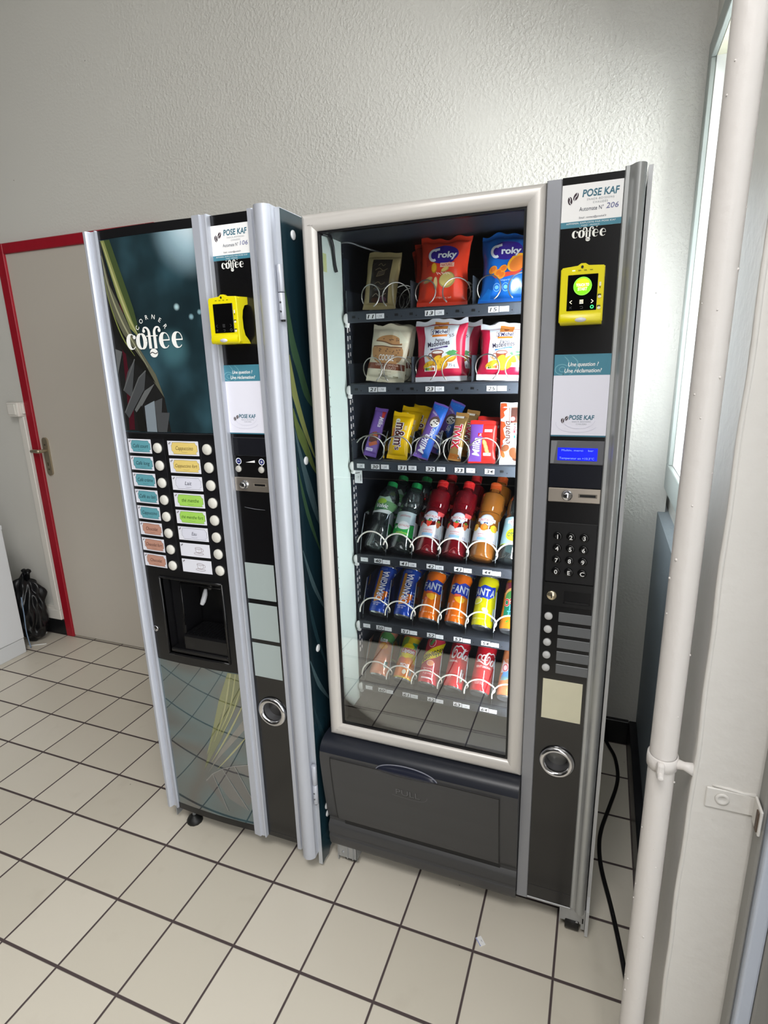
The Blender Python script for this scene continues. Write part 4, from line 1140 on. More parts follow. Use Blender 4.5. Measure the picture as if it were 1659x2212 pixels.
b = MB(); b.box(2.187, 2.651, -.858, -.852, .495, 1.777, GLASS); b.build('glass_pane', sm_)

# delivery bin
BIN = mat('anthracite_moulding', (60, 60, 61), .42, bump=.12, bscale=900)
BINT = mat('blue_black_moulding', (30, 33, 42), .36)
binp = [(-.845, .4565), (-.874, .4555), (-.893, .449), (-.905, .438), (-.911, .424)]
low = [(-.911, .424), (-.913, .405), (-.911, .38), (-.903, .31), (-.892, .235), (-.884, .19), (-.879, .176), (-.874, .171), (-.874, .160), (-.882, .152), (-.885, .147), (-.884, .122), (-.881, .119), (-.881, .112), (-.884, .108), (-.881, .085), (-.875, .072), (-.845, .070)]
def sweepx(mb, prof, x0, x1, m, dx0=None):
    n = len(prof); vs = []; fs = []
    N = 2
    for i in range(N):
        for j, (y, z) in enumerate(prof): vs.append(((x0, x1)[i], y, z))
    for j in range(n-1): fs.append([j, j+1, n+j+1, n+j])
    mb.add(vs, fs, m)
b = MB(); sweepx(b, binp, 2.134, 2.6885, BINT); sweepx(b, low, 2.134, 2.6885, BIN)
full = binp+low[1:]
for x in (2.134, 2.6885):
    vs = [(x, y, z) for y, z in full]; tr = tessellate_polygon([[Vector((y, z, 0)) for y, z in full]]); b.add(vs, [list(t) for t in tr], BIN)
b.box(2.134, 2.6885, -.845, -.80, .07, .4565, DARKIN)
b.box(2.185, 2.645, -.8755, -.872, .1545, .1735, mat('bin_slot', (26, 26, 28), .5))
b.build('bin_surround', sm_, soft=40)
def bin_y(z):
    P_ = full
    for (ya, za), (yb_, zb) in zip(P_[1:], P_[2:]):
        if zb <= z <= za: return ya+(yb_-ya)*((za-z)/(za-zb) if za != zb else 0)
    return -.88
b = MB()
fx0, fx1, fz0, fz1 = 2.168, 2.643, .180, .4145
zs = [fz1-(fz1-fz0)*i/16 for i in range(17)]
vs = []; fs = []
for z in zs:
    for x in (fx0, fx1): vs.append((x, bin_y(z)-.0035, z))
for i in range(16): fs.append([2*i, 2*i+2, 2*i+3, 2*i+1])
b.add(vs, fs, BIN)
for xx, s in ((fx0, 0), (fx1, 1)):
    vs = []; fs = []
    for z in zs: vs += [(xx, bin_y(z)-.0035, z), (xx, bin_y(z)+.002, z)]
    for i in range(16): fs.append([2*i, 2*i+1, 2*i+3, 2*i+2])
    b.add(vs, fs, BIN)
b.add([(fx0, bin_y(fz1)-.0035, fz1), (fx1, bin_y(fz1)-.0035, fz1), (fx1, bin_y(fz1)+.002, fz1), (fx0, bin_y(fz1)+.002, fz1)], [[0, 1, 2, 3]], BIN)
b.add([(fx0, bin_y(fz0)-.0035, fz0), (fx1, bin_y(fz0)-.0035, fz0), (fx1, bin_y(fz0)+.004, fz0), (fx0, bin_y(fz0)+.004, fz0)], [[0, 1, 2, 3]], DARKIN)
bs = lambda u, v, h: (u, bin_y(v)-.0035-h, v)
A = Art(b, bs, sv=.01, base=.0002)
gl = mat('groove_dark', (22, 22, 24), .5); hl = mat('painted_relief_highlight', (98, 98, 100), .35)
for x in (fx0, fx1): A.rect(x-.0014, fz0, x+.0014, fz1, gl, 0)
A.rect(fx0, fz1-.0022, fx1, fz1+.0, gl, 0)
A.text('PULL', 2.398, .3550, .0215, ink(10, 10, 12), 1, w=.070, bold=.012); A.text('PULL', 2.3975, .3562, .0205, hl, 4, w=.068, bold=-.008)  # relief light and shade painted in: dark lettering under a paler copy
A.stroke([(2.352, .340), (2.40, .337), (2.430, .338), (2.447, .345), (2.452, .356)], .0008, hl, 1)
fl = b.build('bin_flap', sm_)
# finger scoop in the upper edge
b = MB(); n = 20; vs = []; fs = []
SCP = mat('scoop_gloss', (34, 37, 50), .22)
for i in range(n+1):
    t = -1+2*i/n; x = 2.393+.086*t; hh = math.sqrt(max(0, 1-t*t))
    for j in range(9):
        s = j/8; z = .4135+.030*hh*(s-.16); y = -.9125-.010*hh*math.sin(PI*min(1, .15+s*.95)) - .0005
        vs.append((x, y, z))
for i in range(n):
    for j in range(8): fs.append([9*i+j, 9*i+9+j, 9*i+10+j, 9*i+1+j])
b.add(vs, fs, SCP, True)
b.tube([(2.393+.087*math.cos(PI*i/24), -.9125, .409+.031*math.sin(PI*i/24)) for i in range(25)], .0016, mat('scoop_rim', (120, 122, 134), .3), 6)
b.build('finger_scoop', fl)

# control column
rail('column_edge', [(2.6895, -.845), (2.6895, -.868), (2.691, -.870), (2.7165, -.870), (2.718, -.868), (2.718, -.845)], .080, 1.816, mat('grey_aluminium', (150, 152, 158), .4, .5), sm_)
b = MB(); b.holed(2.718, 2.828, .084, 1.818, -.866, -.842, 2.7725, .523, .0262, BLKG); b.box(2.718, 2.828, -.842, -.838, .084, 1.818, BLKG) 
A = Art(b, front(-.866)); A.rect(2.7195, .1235, 2.827, .125, ink(44, 44, 46), 0)
coffee_logo(A, 2.772, 1.7165, .062, ink(236, 236, 232), 3)
for x, z in ((2.755, 1.7330), (2.763, 1.7345), (2.788, 1.7352), (2.783, 1.7375), (2.792, 1.7325)): A.ell(x, z, .0022, .0018, ink(236, 236, 232), 3); A.ell(x, z+.0006, .0014, .001, BLACK, 4)
b.build('control_column', sm_)
rp = [(2.828, -.842), (2.828, -.866), (2.830, -.869), (2.836, -.869), (2.839, -.872)]
for i in range(11):
    a = math.radians(200+i*15); rp.append((2.8525+.0125*math.cos(a), -.868+.0165*math.sin(a)))
rp += [(2.8655, -.858), (2.8655, -.842)]
rail('right_rail', rp, .088, 1.824, mat('satin_aluminium_warm', (176, 178, 178), .34, .55), sm_)
paper_sign(None, -.8663, 2.7185, 2.8275, '206').build('number_sign', sm_)
question_sign(-.8663, 2.7195, 2.8285, 1.325, 1.4925).build('notice', sm_)
cr_ = card_reader(sm_, 2.7665, 1.6035, -.866, True, W=.080, D=.044)
# display
b = MB(); b.box(2.7205, 2.828, -.8685, -.862, 1.266, 1.3165, mat('grey_display_bezel', (96, 97, 102), .3), .0012, 1)
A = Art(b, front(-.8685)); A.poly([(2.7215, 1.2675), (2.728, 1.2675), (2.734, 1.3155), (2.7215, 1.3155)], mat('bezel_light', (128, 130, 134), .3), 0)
o = b.build('display', sm_)
b = MB(); LCD = mat('blue_lcd', (14, 26, 200), .3, emit=.75, ecol=(16, 34, 255)); b.box(2.7355, 2.8155, -.8692, -.866, 1.2745, 1.3015, LCD)
A = Art(b, front(-.8692)); tx = mat('lcd_text', (120, 150, 255), .4, emit=.8)
A.text('Multiv, merci    bar', 2.7755, 1.2965, .0042, tx, 1, w=.064); A.text('Temperatur en +10.3\u00b0C', 2.7745, 1.2795, .0046, tx, 1, w=.070)
b.build('screen', o)
b = MB(); b.box(2.7205, 2.8275, -.8675, -.862, 1.2145, 1.2645, mat('blue_black_cover', (24, 26, 34), .22), .0012, 1); b.build('note_cover', sm_)
coin_plate(2.7205, 2.8275, 1.1825, 1.2135, -.866, 2.760, 1.198, 2.802, 1.1985, sm_)
# keypad
b = MB(); b.box(2.7225, 2.8270, -.8685, -.862, .995, 1.136, mat('keypad_plate', (17, 17, 19), .35), .0012, 1); kp = b.build('keypad', sm_)
for r, row in enumerate(('123', '456', '789', '0EC')):
    for c, ch in enumerate(row):
        x = 2.7455+.0280*c; z = 1.1045-.0276*r
        q = MB(); q.lathe([(.0098, 0), (.0098, .003), (.0088, .0042), (.005, .0036), (0, .0034)], mat('key_black', (12, 12, 13), .18), 20, Matrix.Translation((x, -.8685, z)) @ Matrix.Rotation(PI/2, 4, 'X'))
        A = Art(q, front(-.8726), base=.0002); A.text(ch, x, z, .0100, ink(222, 222, 220), 1, bold=.02)
        q.build('key', kp)
# lock and coin return
b = MB()
for x0, x1, z0, z1 in ((2.7215, 2.765, .937, .9935), (2.8225, 2.8275, .937, .9935), (2.765, 2.8225, .976, .9935), (2.765, 2.8225, .937, .945)): b.box(x0, x1, -.8685, -.862, z0, z1, BLK)
b.box(2.765, 2.8225, -.8645, -.862, .945, .976, DARKIN); b.box(2.768, 2.8195, -.8675, -.8640, .945, .9505, BLK)
b.build('coin_return', sm_)
button((2.7395, .9625), .0112, .0045, mat('brass_chrome', (210, 198, 172), .25, .9), 'lock', sm_, -.8685)
b = MB(); b.box(2.7383, 2.7405, -.8738, -.8728, .957, .967, DARKIN); b.build('keyhole', sm_)
# five buttons with smoked label pockets
POCK = mat('grey_label_pocket', (104, 106, 108), .22, bump=.25, bscale=28)
for i in range(5):
    z = .9095-.0332*i
    button((2.7348, z), .0092, .0055, mat('pale_grey_button', (196, 196, 196), .35), 'side_button', sm_, -.866)
    b = MB(); b.box(2.7570, 2.8285, -.8675, -.862, z-.0115, z+.0125, POCK, .0006, 1); b.build('label_pocket', sm_)
b = MB(); b.box(2.7300, 2.8200, -.8672, -.8655, .640, .7465, mat('cream_blank_label', (214, 210, 184), .5, vary=.05, vscale=30), .0003, 1); b.build('blank_label', sm_)
cup_ring(2.7725, .523, -.8668, .0425, sm_, mat('cup_floor_light', (96, 96, 94), .25, ior=1.7))
# feet and brackets
b = MB(); b.box(2.150, 2.153, -.866, -.80, .006, .086, ZINC); b.box(2.153, 2.215, -.866, -.863, .020, .088, ZINC, .001, 1); b.box(2.182, 2.185, -.870, -.866, .022, .088, ZINC); b.box(2.200, 2.203, -.870, -.866, .022, .088, ZINC); b.box(2.212, 2.215, -.866, -.82, .022, .088, ZINC)
b.cyl((2.168, -.8685, .038), (2.168, -.8655, .038), .004, ZINC, 8); b.build('foot_bracket', sm_)
b = MB(); b.box(2.805, 2.868, -.860, -.857, .032, .086, ZINC, .001, 1); b.box(2.803, 2.806, -.864, -.80, .026, .086, ZINC); b.box(2.858, 2.8675, -.862, -.852, .020, .086, ZINC)
b.box(2.8605, 2.8640, -.8632, -.8618, .040, .055, DARKIN); b.cyl((2.848, -.8625, .036), (2.848, -.8595, .036), .004, ZINC, 8); b.build('foot_bracket', sm_)
for x in (2.190, 2.836):
    for y in (-.842, -.15):
        b = MB(); b.cyl((x-.018, y, .024), (x+.018, y, .024), .024, RUBBER, 24); b.box(x-.02, x+.02, y-.012, y+.012, .03, .086, ZINC); b.build('wheel', sm_)
b = MB(); b.box(2.688, 2.83, -.866, -.84, .076, .083, ZINC, .001, 1); b.build('bottom_edge', sm_)

# ================================================================== WHAT IS ON THE SHELVES
def clamp(x, a, b): return max(a, min(b, x))
def pillow(W, H, T, col, seed=1, waist=.05, wr=.0012, crimp=.011, boxy=.55, top=None, rough=.28, ccol=None, nu=40, nv=48):
    """a heat-sealed bag standing on its bottom seam; returns builder and the mapping of its front"""
    rnd = random.Random(seed)
    ks = [(rnd.uniform(-90, 90), rnd.uniform(-70, 70), rnd.uniform(0, 6)) for _ in range(7)]
    def shape(u, v):
        s = clamp(2*u/W, -1, 1); c = clamp((v-crimp)/(H-2*crimp), 0, 1)
        f = max(0, 1-abs(s)**2.6)**boxy; g = max(0, math.sin(PI*c))**.42
        wv = sum((1-2*abs(math.sin((a*u+b_*v+p)*.5))) if i % 2 else math.sin(a*u+b_*v+p) for i, (a, b_, p) in enumerate(ks))/4.0
        # sharp gathers running in from the two seams and the corners
        ft = math.exp(-((1-c)/.20)**2); fb = math.exp(-(c/.20)**2)
        ga = (1-2*abs(math.sin(u*k1+seed+v*9)))*ft + (1-2*abs(math.sin(u*k2+seed*2-v*7)))*fb
        d = T/2*f*g + wr*(wv+.8*ga)*f*min(1, g*1.2) + .0009*f
        x = u*(1-waist*math.sin(PI*c)**.8) + W*.016*(math.sin(v*46+seed)*.6+math.sin(v*103+seed*3)*.4)*(s if abs(s) > .3 else s)
        return x, d
    k1, k2 = rnd.uniform(60, 95), rnd.uniform(60, 95)
    def edge(u, v):
        t = clamp((v/H-.86)/.14, 0, 1); q = clamp((.10-v/H)/.10, 0, 1)
        return v + wr*1.3*t*(math.sin(u*70+seed)+.7*math.sin(u*151+2*seed)) + wr*.4*q*abs(math.sin(u*90+seed))
    def fn(u, v, h):
        x, d = shape(u, v); return (x, -d-h, edge(u, v))
    mb = MB(); m = col; cm_ = ccol or col
    for sgn in (1, -1):
        vs = []; fs = {0: [], 1: []}
        for j in range(nv+1):
            v = H*j/nv
            for i in range(nu+1):
                u = -W/2+W*i/nu; x, d = shape(u, v); vs.append((x, -d if sgn > 0 else d*.8, edge(u, v)))
        for j in range(nv):
            for i in range(nu):
                q = [j*(nu+1)+i, j*(nu+1)+i+1, (j+1)*(nu+1)+i+1, (j+1)*(nu+1)+i]
                vm = H*(j+.5)/nv
                fs[1 if (vm < crimp or vm > H-crimp) else 0].append(q if sgn > 0 else q[::-1])
        if fs[0]: mb.add(vs, fs[0], m, True)
        if fs[1]: mb.add(vs, fs[1], cm_, True)
    A = Art(mb, fn, su=.004, sv=.004, step=.00016, base=.0003)
    # fine serration of the seams
    return mb, A
def film(r, g, b, rough=.13): return mat('foil_%d_%d_%d' % (r, g, b), (r, g, b), rough, ior=1.5)
def place(mb, name, x, y, z, tilt, roll, label, cat, group, yaw=0.0):
    o = mb.build(name, local=True)
    o.location = (x, y, z); o.rotation_euler = (math.radians(-tilt), math.radians(roll), math.radians(yaw))
    return tag(o, label, cat, group)
def more(o, dx, dy, dz, label, droll=0.0, dtilt=0.0):
    r = o.rotation_euler
    c = o.location
    return dup(o, (c[0]+dx, c[1]+dy, c[2]+dz), (r[0]-math.radians(dtilt), r[1]+math.radians(droll), r[2]), label)
def logo2(A, s, cu, cv, size, fg, bg, w, L=2, rot=0, bold=.02, edge=.03, shear=0):
    A.text(s, cu, cv, size, bg, L, w=w*1.02, bold=bold+edge, rot=rot, shear=shear)
    A.text(s, cu, cv, size, fg, L+1, w=w, bold=bold, rot=rot, shear=shear)

G1_, G2_, G3_, G4_, G5_, G6_ = ('packs on the top shelf', 'packs on the second shelf', 'sweets on the third shelf', 'bottles on the fourth shelf', 'cans on the fifth shelf', 'cans on the bottom shelf')
# ---- top shelf
mb, A = pillow(.088, .142, .026, film(148, 132, 92), 3, .03, .0009, .012, .45)
A.rect(-.027, .016, .024, .122, film(40, 34, 30), 0)
for v, w_ in ((.108, .016), (.096, .030), (.062, .026), (.050, .030)): A.stroke([(-w_/2-.002, v-.002), (-w_*.2, v+.003), (w_*.15, v-.003), (w_/2, v+.002)], .0013, film(112, 100, 74), 1)
A.poly([(-.012, .078), (.008, .083), (.010, .094), (-.008, .09)], film(72, 64, 54), 1); A.stroke([(-.012, .078), (.008, .083), (.010, .094), (-.008, .09), (-.012, .078)], .001, film(122, 108, 80), 2, sm=0)
A.stroke([(-.018, .030), (-.008, .037), (.002, .030), (.018, .038)], .0013, film(150, 140, 120), 1)
A.ell(-.008, .022, .014, .006, film(62, 40, 30), 1); A.ell(.010, .024, .010, .006, film(78, 50, 64), 1)
place(mb, 'snack_pack', 2.278, -.725, ZP[0]+.001, 14, 4, 'beige and black pouch behind the two spirals at the left of the top shelf', 'snack', G1_)
def chips(base, dark, seed, W, H, logo, flavour=None):
    mb, A = pillow(W, H, .052, base, seed, .11, .0030, .010, .6)
    V = film(52, 34, 132); V2 = film(40, 28, 112)
    A.ell(.001, H*.715, W*.310, H*.140, V, 1, rot=.02, n=32); A.poly([(.018, H*.62), (.034, H*.625), (.024, H*.58)], V, 1)
    logo2(A, 'roky', .0125, H*.712, H*.098, film(232, 236, 238), V2, W*.38, 3, bold=.034, edge=.035)
    A.ring(-.0235, H*.705, W*.085, H*.082, lambda a: .0062, film(228, 232, 234), 3, 55, 300); A.stroke([(-.026, H*.785), (-.010, H*.80)], .0062, film(228, 232, 234), 3, sm=2)
    return mb, A
RED_ = film(214, 60, 36, .25); H_ = .160
mb, A = chips(RED_, None, 5, .128, H_, 'Croky')
A.rect(-.004, .0835, .0335, .0935, film(240, 196, 170), 1); A.text('NATUREL', .0148, .0885, .0062, film(176, 60, 50), 2, w=.031, bold=.015)
for (u, v, a, b_, r, c) in ((-.020, .082, .0075, .012, .1, (226, 168, 40)), (.010, .078, .011, .005, .4, (226, 196, 110)), (.016, .055, .021, .017, .35, (206, 186, 112)), (-.034, .056, .013, .006, .35, (222, 190, 128)), (-.013, .048, .005, .014, .0, (226, 200, 140))):
    A.ell(u, v, a, b_, film(*[int(x*.8) for x in c]), 1, rot=r); A.ell(u-.0008, v+.0012, a*.88, b_*.84, film(*c), 2, rot=r)
for i in range(9): A.stroke([(-.012+.004*i, .072-.001*(i % 3)), (-.008+.004*i, .066+.002*(i % 2))], .0016, film(244, 214, 196), 3, sm=0)
A.poly([(-.045, .110), (-.028, .104), (-.010, .108), (-.020, .094), (-.042, .086)], film(186, 48, 34), 0)
A.text('chips au sel', .006, .018, .004, film(250, 210, 190), 1, w=.04)
red = place(mb, 'chips_bag', 2.4395, -.722, ZP[0]+.0005, 12, 1.5, 'red crisps bag with purple oval logo at the front of the top shelf', 'crisps', G1_)
more(red, -.030, .062, .006, 'second red crisps bag, just behind the front red one', -3, 2)
more(red, -.046, .120, .000, 'rearmost red crisps bag in shadow, corner showing left of the others', -6, 0)
BLU = film(24, 98, 186, .25)
mb, A = chips(BLU, None, 9, .122, .155, 'Croky')
A.ell(.030, .082, .026, .018, film(236, 170, 40), 2, rot=.6); A.ell(.032, .080, .022, .015, film(214, 120, 50), 3, rot=.6); A.ell(.026, .096, .014, .005, film(226, 120, 60), 1, rot=.4)
for u, v in ((-.030, .068), (-.016, .060), (-.004, .069), (-.008, .055)): A.ell(u, v, .011, .008, film(222, 140, 40), 2, rot=.5); A.ell(u+.001, v+.001, .007, .005, film(206, 108, 36), 3, rot=.5)
A.poly([(-.032, .056), (-.010, .060), (.026, .062), (.046, .068), (.030, .055), (.0, .050), (-.022, .049)], film(206, 70, 52), 1)
for u in (-.018, .004, .026): A.ring(u, .030, .008, .008, .0009, film(150, 200, 240), 2); A.ell(u, .030, .005, .004, film(110, 176, 232), 1)
A.text('paprika', .006, .0445, .004, film(190, 220, 245), 2, w=.034)
A.poly([(-.058, .006), (-.040, .030), (-.030, .024), (-.034, .004)], film(30, 120, 214), 1)
blue = place(mb, 'chips_bag', 2.589, -.720, ZP[0]+.0005, 12, .5, 'blue crisps bag with purple oval logo at the right of the top shelf', 'crisps', G1_)
more(blue, .004, .075, .003, 'second blue crisps bag, behind the front blue one', 2, 1)

# ---- second shelf
mb, A = pillow(.104, .146, .032, film(226, 217, 190, .4), 14, .03, .0024, .012, .5)
CK, CK2 = film(186, 138, 88, .5), film(120, 82, 56, .5)
A.poly(smooth([(-.036, .103), (-.022, .114), (.002, .119), (.024, .113), (.036, .098), (.028, .094), (.004, .096), (-.016, .102)], 3, True), CK, 1)
A.stroke([(-.036, .102), (-.012, .100), (.012, .094), (.036, .096)], .003, CK2, 2)
A.poly(smooth([(-.042, .088), (-.02, .0885), (.0, .087), (.018, .090), (.038, .088), (.044, .070), (.036, .052), (.014, .041), (-.012, .042), (-.034, .054), (-.044, .070)], 3, True), CK, 1)
A.stroke([(-.042, .088), (-.015, .089), (.012, .087), (.038, .089)], .0026, CK2, 2)
rnd = random.Random(2)
for _ in range(26):
    u, v = rnd.uniform(-.034, .034), rnd.uniform(.052, .084); A.ell(u, v, rnd.uniform(.0012, .003), rnd.uniform(.001, .002), CK2, 2, rot=rnd.uniform(0, 3), n=8)
for _ in range(8): A.ell(rnd.uniform(-.02, .026), rnd.uniform(.104, .112), .002, .0015, CK2, 2, n=8)
A.text('COOKIE', .0, .0605, .0150, film(246, 244, 238), 3, w=.043, bold=.02)
A.rect(-.0505, .0315, .0505, .0465, film(122, 68, 50), 2)
A.text('CREMA DI GIANDUIA', .004, .0425, .0055, film(232, 214, 196), 3, w=.062); A.text('CIOCCOLATO', .008, .0355, .0055, film(232, 214, 196), 3, w=.042)
A.text('con ingredienti scelti', .0, .0265, .0026, film(96, 90, 80), 2, w=.034); A.ring(.0, .0155, .016, .008, .0009, film(120, 112, 104), 2, 150, 390)
A.text('falco', .0, .0165, .0062, film(60, 56, 60), 3, w=.018, shear=.3)
A.poly([(-.004, .0125), (.040, .0265), (.046, .016), (.044, .0125)], film(232, 228, 204, .4), 4); A.rect(.022, .0128, .036, .0165, film(150, 140, 110), 5)
A.poly([(.020, .134), (.052, .104), (.030, .098)], film(230, 226, 200, .4), 4)
ck = place(mb, 'cookie_pack', 2.290, -.728, ZP[1]+.0005, 14, 6, 'cream cookie packet with brown band at the left of the second shelf', 'biscuits', G2_)
more(ck, .004, .055, .002, 'second cream cookie packet, behind the front one', -4, -2)
def madeleine(seed, W, H, choc):
    CR = film(196, 36, 70, .3); WH = film(222, 224, 228, .3)
    mb, A = pillow(W, H, .042, CR, seed, .08, .0024, .014, .6, ccol=WH)
    a = W/2
    A.poly([(-a*.64, H-.016), (a*.70, H-.016), (a*.66, H*.70), (a*.70, H*.45), (a*.78, .030), (-a*.58, .030), (-a*.66, H*.42), (-a*.60, H*.7)], film(226, 229, 234, .28), 0)
    A.rect(-a*.24, H-.030, a*.28, H-.008, film(206, 130, 60), 1); A.ell(.001, H-.017, .006, .004, film(150, 80, 40), 2)
    O = film(216, 124, 40)
    A.rect(-a*.30, H*.705, a*.30, H*.80, O, 1); A.rect(-a*.36, H*.735, a*.36, H*.835, film(120, 62, 40), 2); A.rect(-a*.345, H*.742, a*.345, H*.828, film(240, 240, 240), 3)
    A.text("S\u02b9Michel", .0, H*.785, .0095, film(40, 32, 84), 4, w=a*.62, bold=.025, shear=.08, rot=.03)
    D = film(44, 38, 60)
    A.text('Petites', a*.02, H*.655, .0075, D, 2, w=a*.36, bold=.01, rot=.05); A.text('Madeleines', -a*.03, H*.60, .0120, D, 2, w=a*.90, bold=.015, rot=.10)
    A.poly([(-a*.38, H*.515), (a*.34, H*.56), (a*.36, H*.535), (-a*.36, H*.49)], film(70, 50, 110) if choc else film(50, 120, 190), 2)
    A.text('gourmandes' if choc else 'nature', 0, H*.526, .0034, film(220, 220, 235), 3, w=a*.5, rot=.065)
    BR = film(140, 74, 54); Y = film(232, 186, 54); Y2 = film(206, 138, 50)
    A.poly([(-a*.30, H*.44), (a*.14, H*.45), (a*.10, H*.33), (-a*.22, H*.33)], BR, 2); A.ring(-a*.06, H*.455, a*.24, H*.030, .0022, BR, 3); A.ell(-a*.06, H*.457, a*.20, H*.022, film(236, 232, 222), 2); A.ring(-a*.36, H*.40, a*.08, H*.045, .002, BR, 2)
    for u, v in ((.50, .42), (.60, .40), (.56, .45), (.44, .44)): A.poly([(a*u-.012, H*v), (a*u, H*v+.006), (a*u+.014, H*v+.002), (a*u+.002, H*v-.004)], film(90, 160, 100), 2)
    for (u, v, s) in ((-.44, .26, 1), (.0, .30, 1), (.30, .345, .95), (.52, .35, .8), (-.06, .36, .7), (.10, .24, 1.05)):
        A.ell(a*u, H*v, .017*s, .0085*s, Y2, 3, rot=.35); A.ell(a*u-.001, H*v+.002, .014*s, .006*s, Y, 4, rot=.4)
        if choc and s > .9:
            for q in range(6): A.ell(a*u+.006*math.cos(q*2.1)*s, H*v+.003*math.sin(q*1.7)*s+.001, .0009, .0009, film(60, 40, 20), 5, n=6)
    A.stroke([(-a*.55, H*.40), (-a*.42, H*.36), (-a*.34, H*.33)], [.002, .005, .003], film(214, 170, 120), 2)
    A.rect(-a*.62, .0245, -a*.16, .0375, film(240, 240, 240), 3)
    for q, c in enumerate(((60, 120, 70), (130, 170, 60), (214, 190, 60), (226, 140, 60), (186, 70, 50))): A.rect(-a*.58+q*a*.075, .0265, -a*.51+q*a*.075, .033, film(*c), 4)
    A.text('%s g' % ('75' if choc else '85'), a*.52, .038, .0060, D, 3, w=.016)
    A.text('55', a*.48, H*.72, .0075, D, 2, w=.013, rot=.2) if choc else None
    return mb
md = place(madeleine(21, .130, .150, True), 'madeleine_bag', 2.4375, -.722, ZP[1]+.0005, 8, -1.0, 'red and white cake bag with dark strip in the middle of the second shelf', 'cakes', G2_)
more(md, .014, .060, 0, 'second red and white cake bag, edge showing right of the middle one', 3, 2)
md2 = place(madeleine(27, .124, .136, False), 'madeleine_bag', 2.589, -.722, ZP[1]+.0005, 14, 2, 'red and white cake bag with blue strip at the right of the second shelf', 'cakes', G2_)
more(md2, -.012, .062, .002, 'second cake bag behind the one with the blue strip', -2, -4)

# ---- third shelf
PU = film(112, 82, 160, .3); ZB = ZP[2]+.0008
mb, A = pillow(.036, .140, .018, PU, 31, .02, .0007, .009, .22, nu=14)
W_ = film(236, 234, 242)
A.text('Milka', .007, .098, .012, W_, 2, w=.030, rot=-PI/2, bold=.02, shear=.2); A.poly([(.004, .131), (.015, .131), (.013, .112), (.007, .106)], film(204, 70, 66), 1)
A.rect(-.012, .038, .010, .062, film(90, 56, 50), 1); A.rect(-.010, .030, .012, .040, film(176, 98, 66), 2, rot=.5); A.rect(-.006, .055, .006, .068, film(160, 90, 60), 2, rot=.4)
A.rect(-.014, .014, .004, .022, film(214, 206, 230), 1); A.text('crispy', -.005, .018, .004, film(110, 90, 150), 2, w=.013)
m30 = place(mb, 'chocolate_bar', 2.240, -.725, ZB+.005, 25, 14, 'thin purple chocolate bar leaning right at the left end of the third shelf', 'chocolate bar', G3_, yaw=14)
YE = film(238, 190, 6, .26); BRN = film(84, 34, 30)
mb, A = pillow(.059, .128, .024, YE, 35, .11, .0018, .011, .5, nu=16)
A.ell(-.011, .103, .006, .006, film(240, 236, 220), 1); A.text('new', -.011, .103, .004, BRN, 2, w=.008)
A.poly([(-.022, .086), (-.016, .076), (-.016, .058), (-.023, .054)], film(214, 110, 40), 1)
A.text('m&m', .001, .067, .029, W_, 2, w=.062, rot=-PI/2, bold=.075); A.text('m&m', .001, .067, .029, BRN, 3, w=.060, rot=-PI/2, bold=.02)
A.text("'s", .000, .0305, .016, W_, 2, w=.014, rot=-PI/2, bold=.07); A.text("'s", .000, .0305, .016, BRN, 3, w=.013, rot=-PI/2, bold=.01)
A.rect(.012, .078, .019, .090, film(240, 210, 150), 1)
mm = place(mb, 'sweets_bag', 2.3185, -.728, ZB, 22, 4, 'yellow sweets bag with brown lettering at the front of the third shelf', 'sweets', G3_)
more(mm, .006, .045, .011, 'second yellow sweets bag, its top showing above the front one', 2, 0)
more(mm, .022, .095, .011, 'third yellow sweets bag, furthest back in the row', 2, 0)
mb, A = pillow(.042, .155, .022, PU, 41, .04, .0012, .010, .45, nu=14)
B_ = film(40, 104, 196, .3)
A.poly([(.021, .150), (-.021, .150), (-.018, .138), (.008, .118), (.004, .09), (.006, .06), (.002, .004), (.020, .004)], B_, 0)
for _ in range(4): A.poly([(-.012+.008*_, .146), (-.008+.008*_, .146), (-.010+.008*_, .142)], film(120, 180, 230), 1)
logo2(A, 'Milka', -.005, .038, .018, W_, film(70, 50, 150), .052, 2, rot=PI/2, shear=.25, bold=.02)
A.text('OREO', .007, .070, .010, W_, 2, w=.026, rot=PI/2, bold=.03)
A.ell(.002, .102, .013, .015, film(96, 74, 70), 1, rot=-.4); A.ell(.003, .097, .011, .012, film(232, 226, 216), 2, rot=-.4)
for q in range(7): A.ell(.003+.007*math.cos(q), .097+.008*math.sin(q*1.3), .002, .002, film(40, 34, 34), 3, n=8)
A.text('cookie', -.006, .124, .006, W_, 2, w=.016, rot=-.5)
m32 = place(mb, 'chocolate_bar', 2.383, -.725, ZB+.005, 25, 17, 'purple and blue chocolate bar leaning right in the middle of the third shelf', 'chocolate bar', G3_)
more(m32, .022, .06, .004, 'second purple and blue bar, behind the leaning front one', 4, 0)
GO = film(160, 120, 66, .25); GO2 = mat('gold_foil', (196, 156, 96), .22, .6)
mb, A = pillow(.034, .128, .020, GO2, 47, .02, .0010, .010, .35, nu=14, ccol=GO)
logo2(A, 'TWIX', -.0025, .062, .0195, film(190, 36, 56), W_, .066, 2, rot=-PI/2, bold=.03, edge=.05)
A.rect(-.015, .112, .008, .119, film(224, 220, 214), 1); A.rect(.006, .112, .008, .119, film(90, 60, 60), 2)
A.poly([(-.017, .004), (.017, .004), (.010, .016), (-.014, .018)], film(150, 90, 40), 1); A.rect(.008, .006, .0165, .036, film(210, 208, 206), 1)
tw = place(mb, 'chocolate_bar', 2.474, -.728, ZB+.0018, 24, 5, 'gold foil chocolate bar with red lettering on the third shelf', 'chocolate bar', G3_)
more(tw, .012, .05, .003, 'second gold foil bar, behind the front one', 3, 0)
RD = film(208, 46, 40, .28)
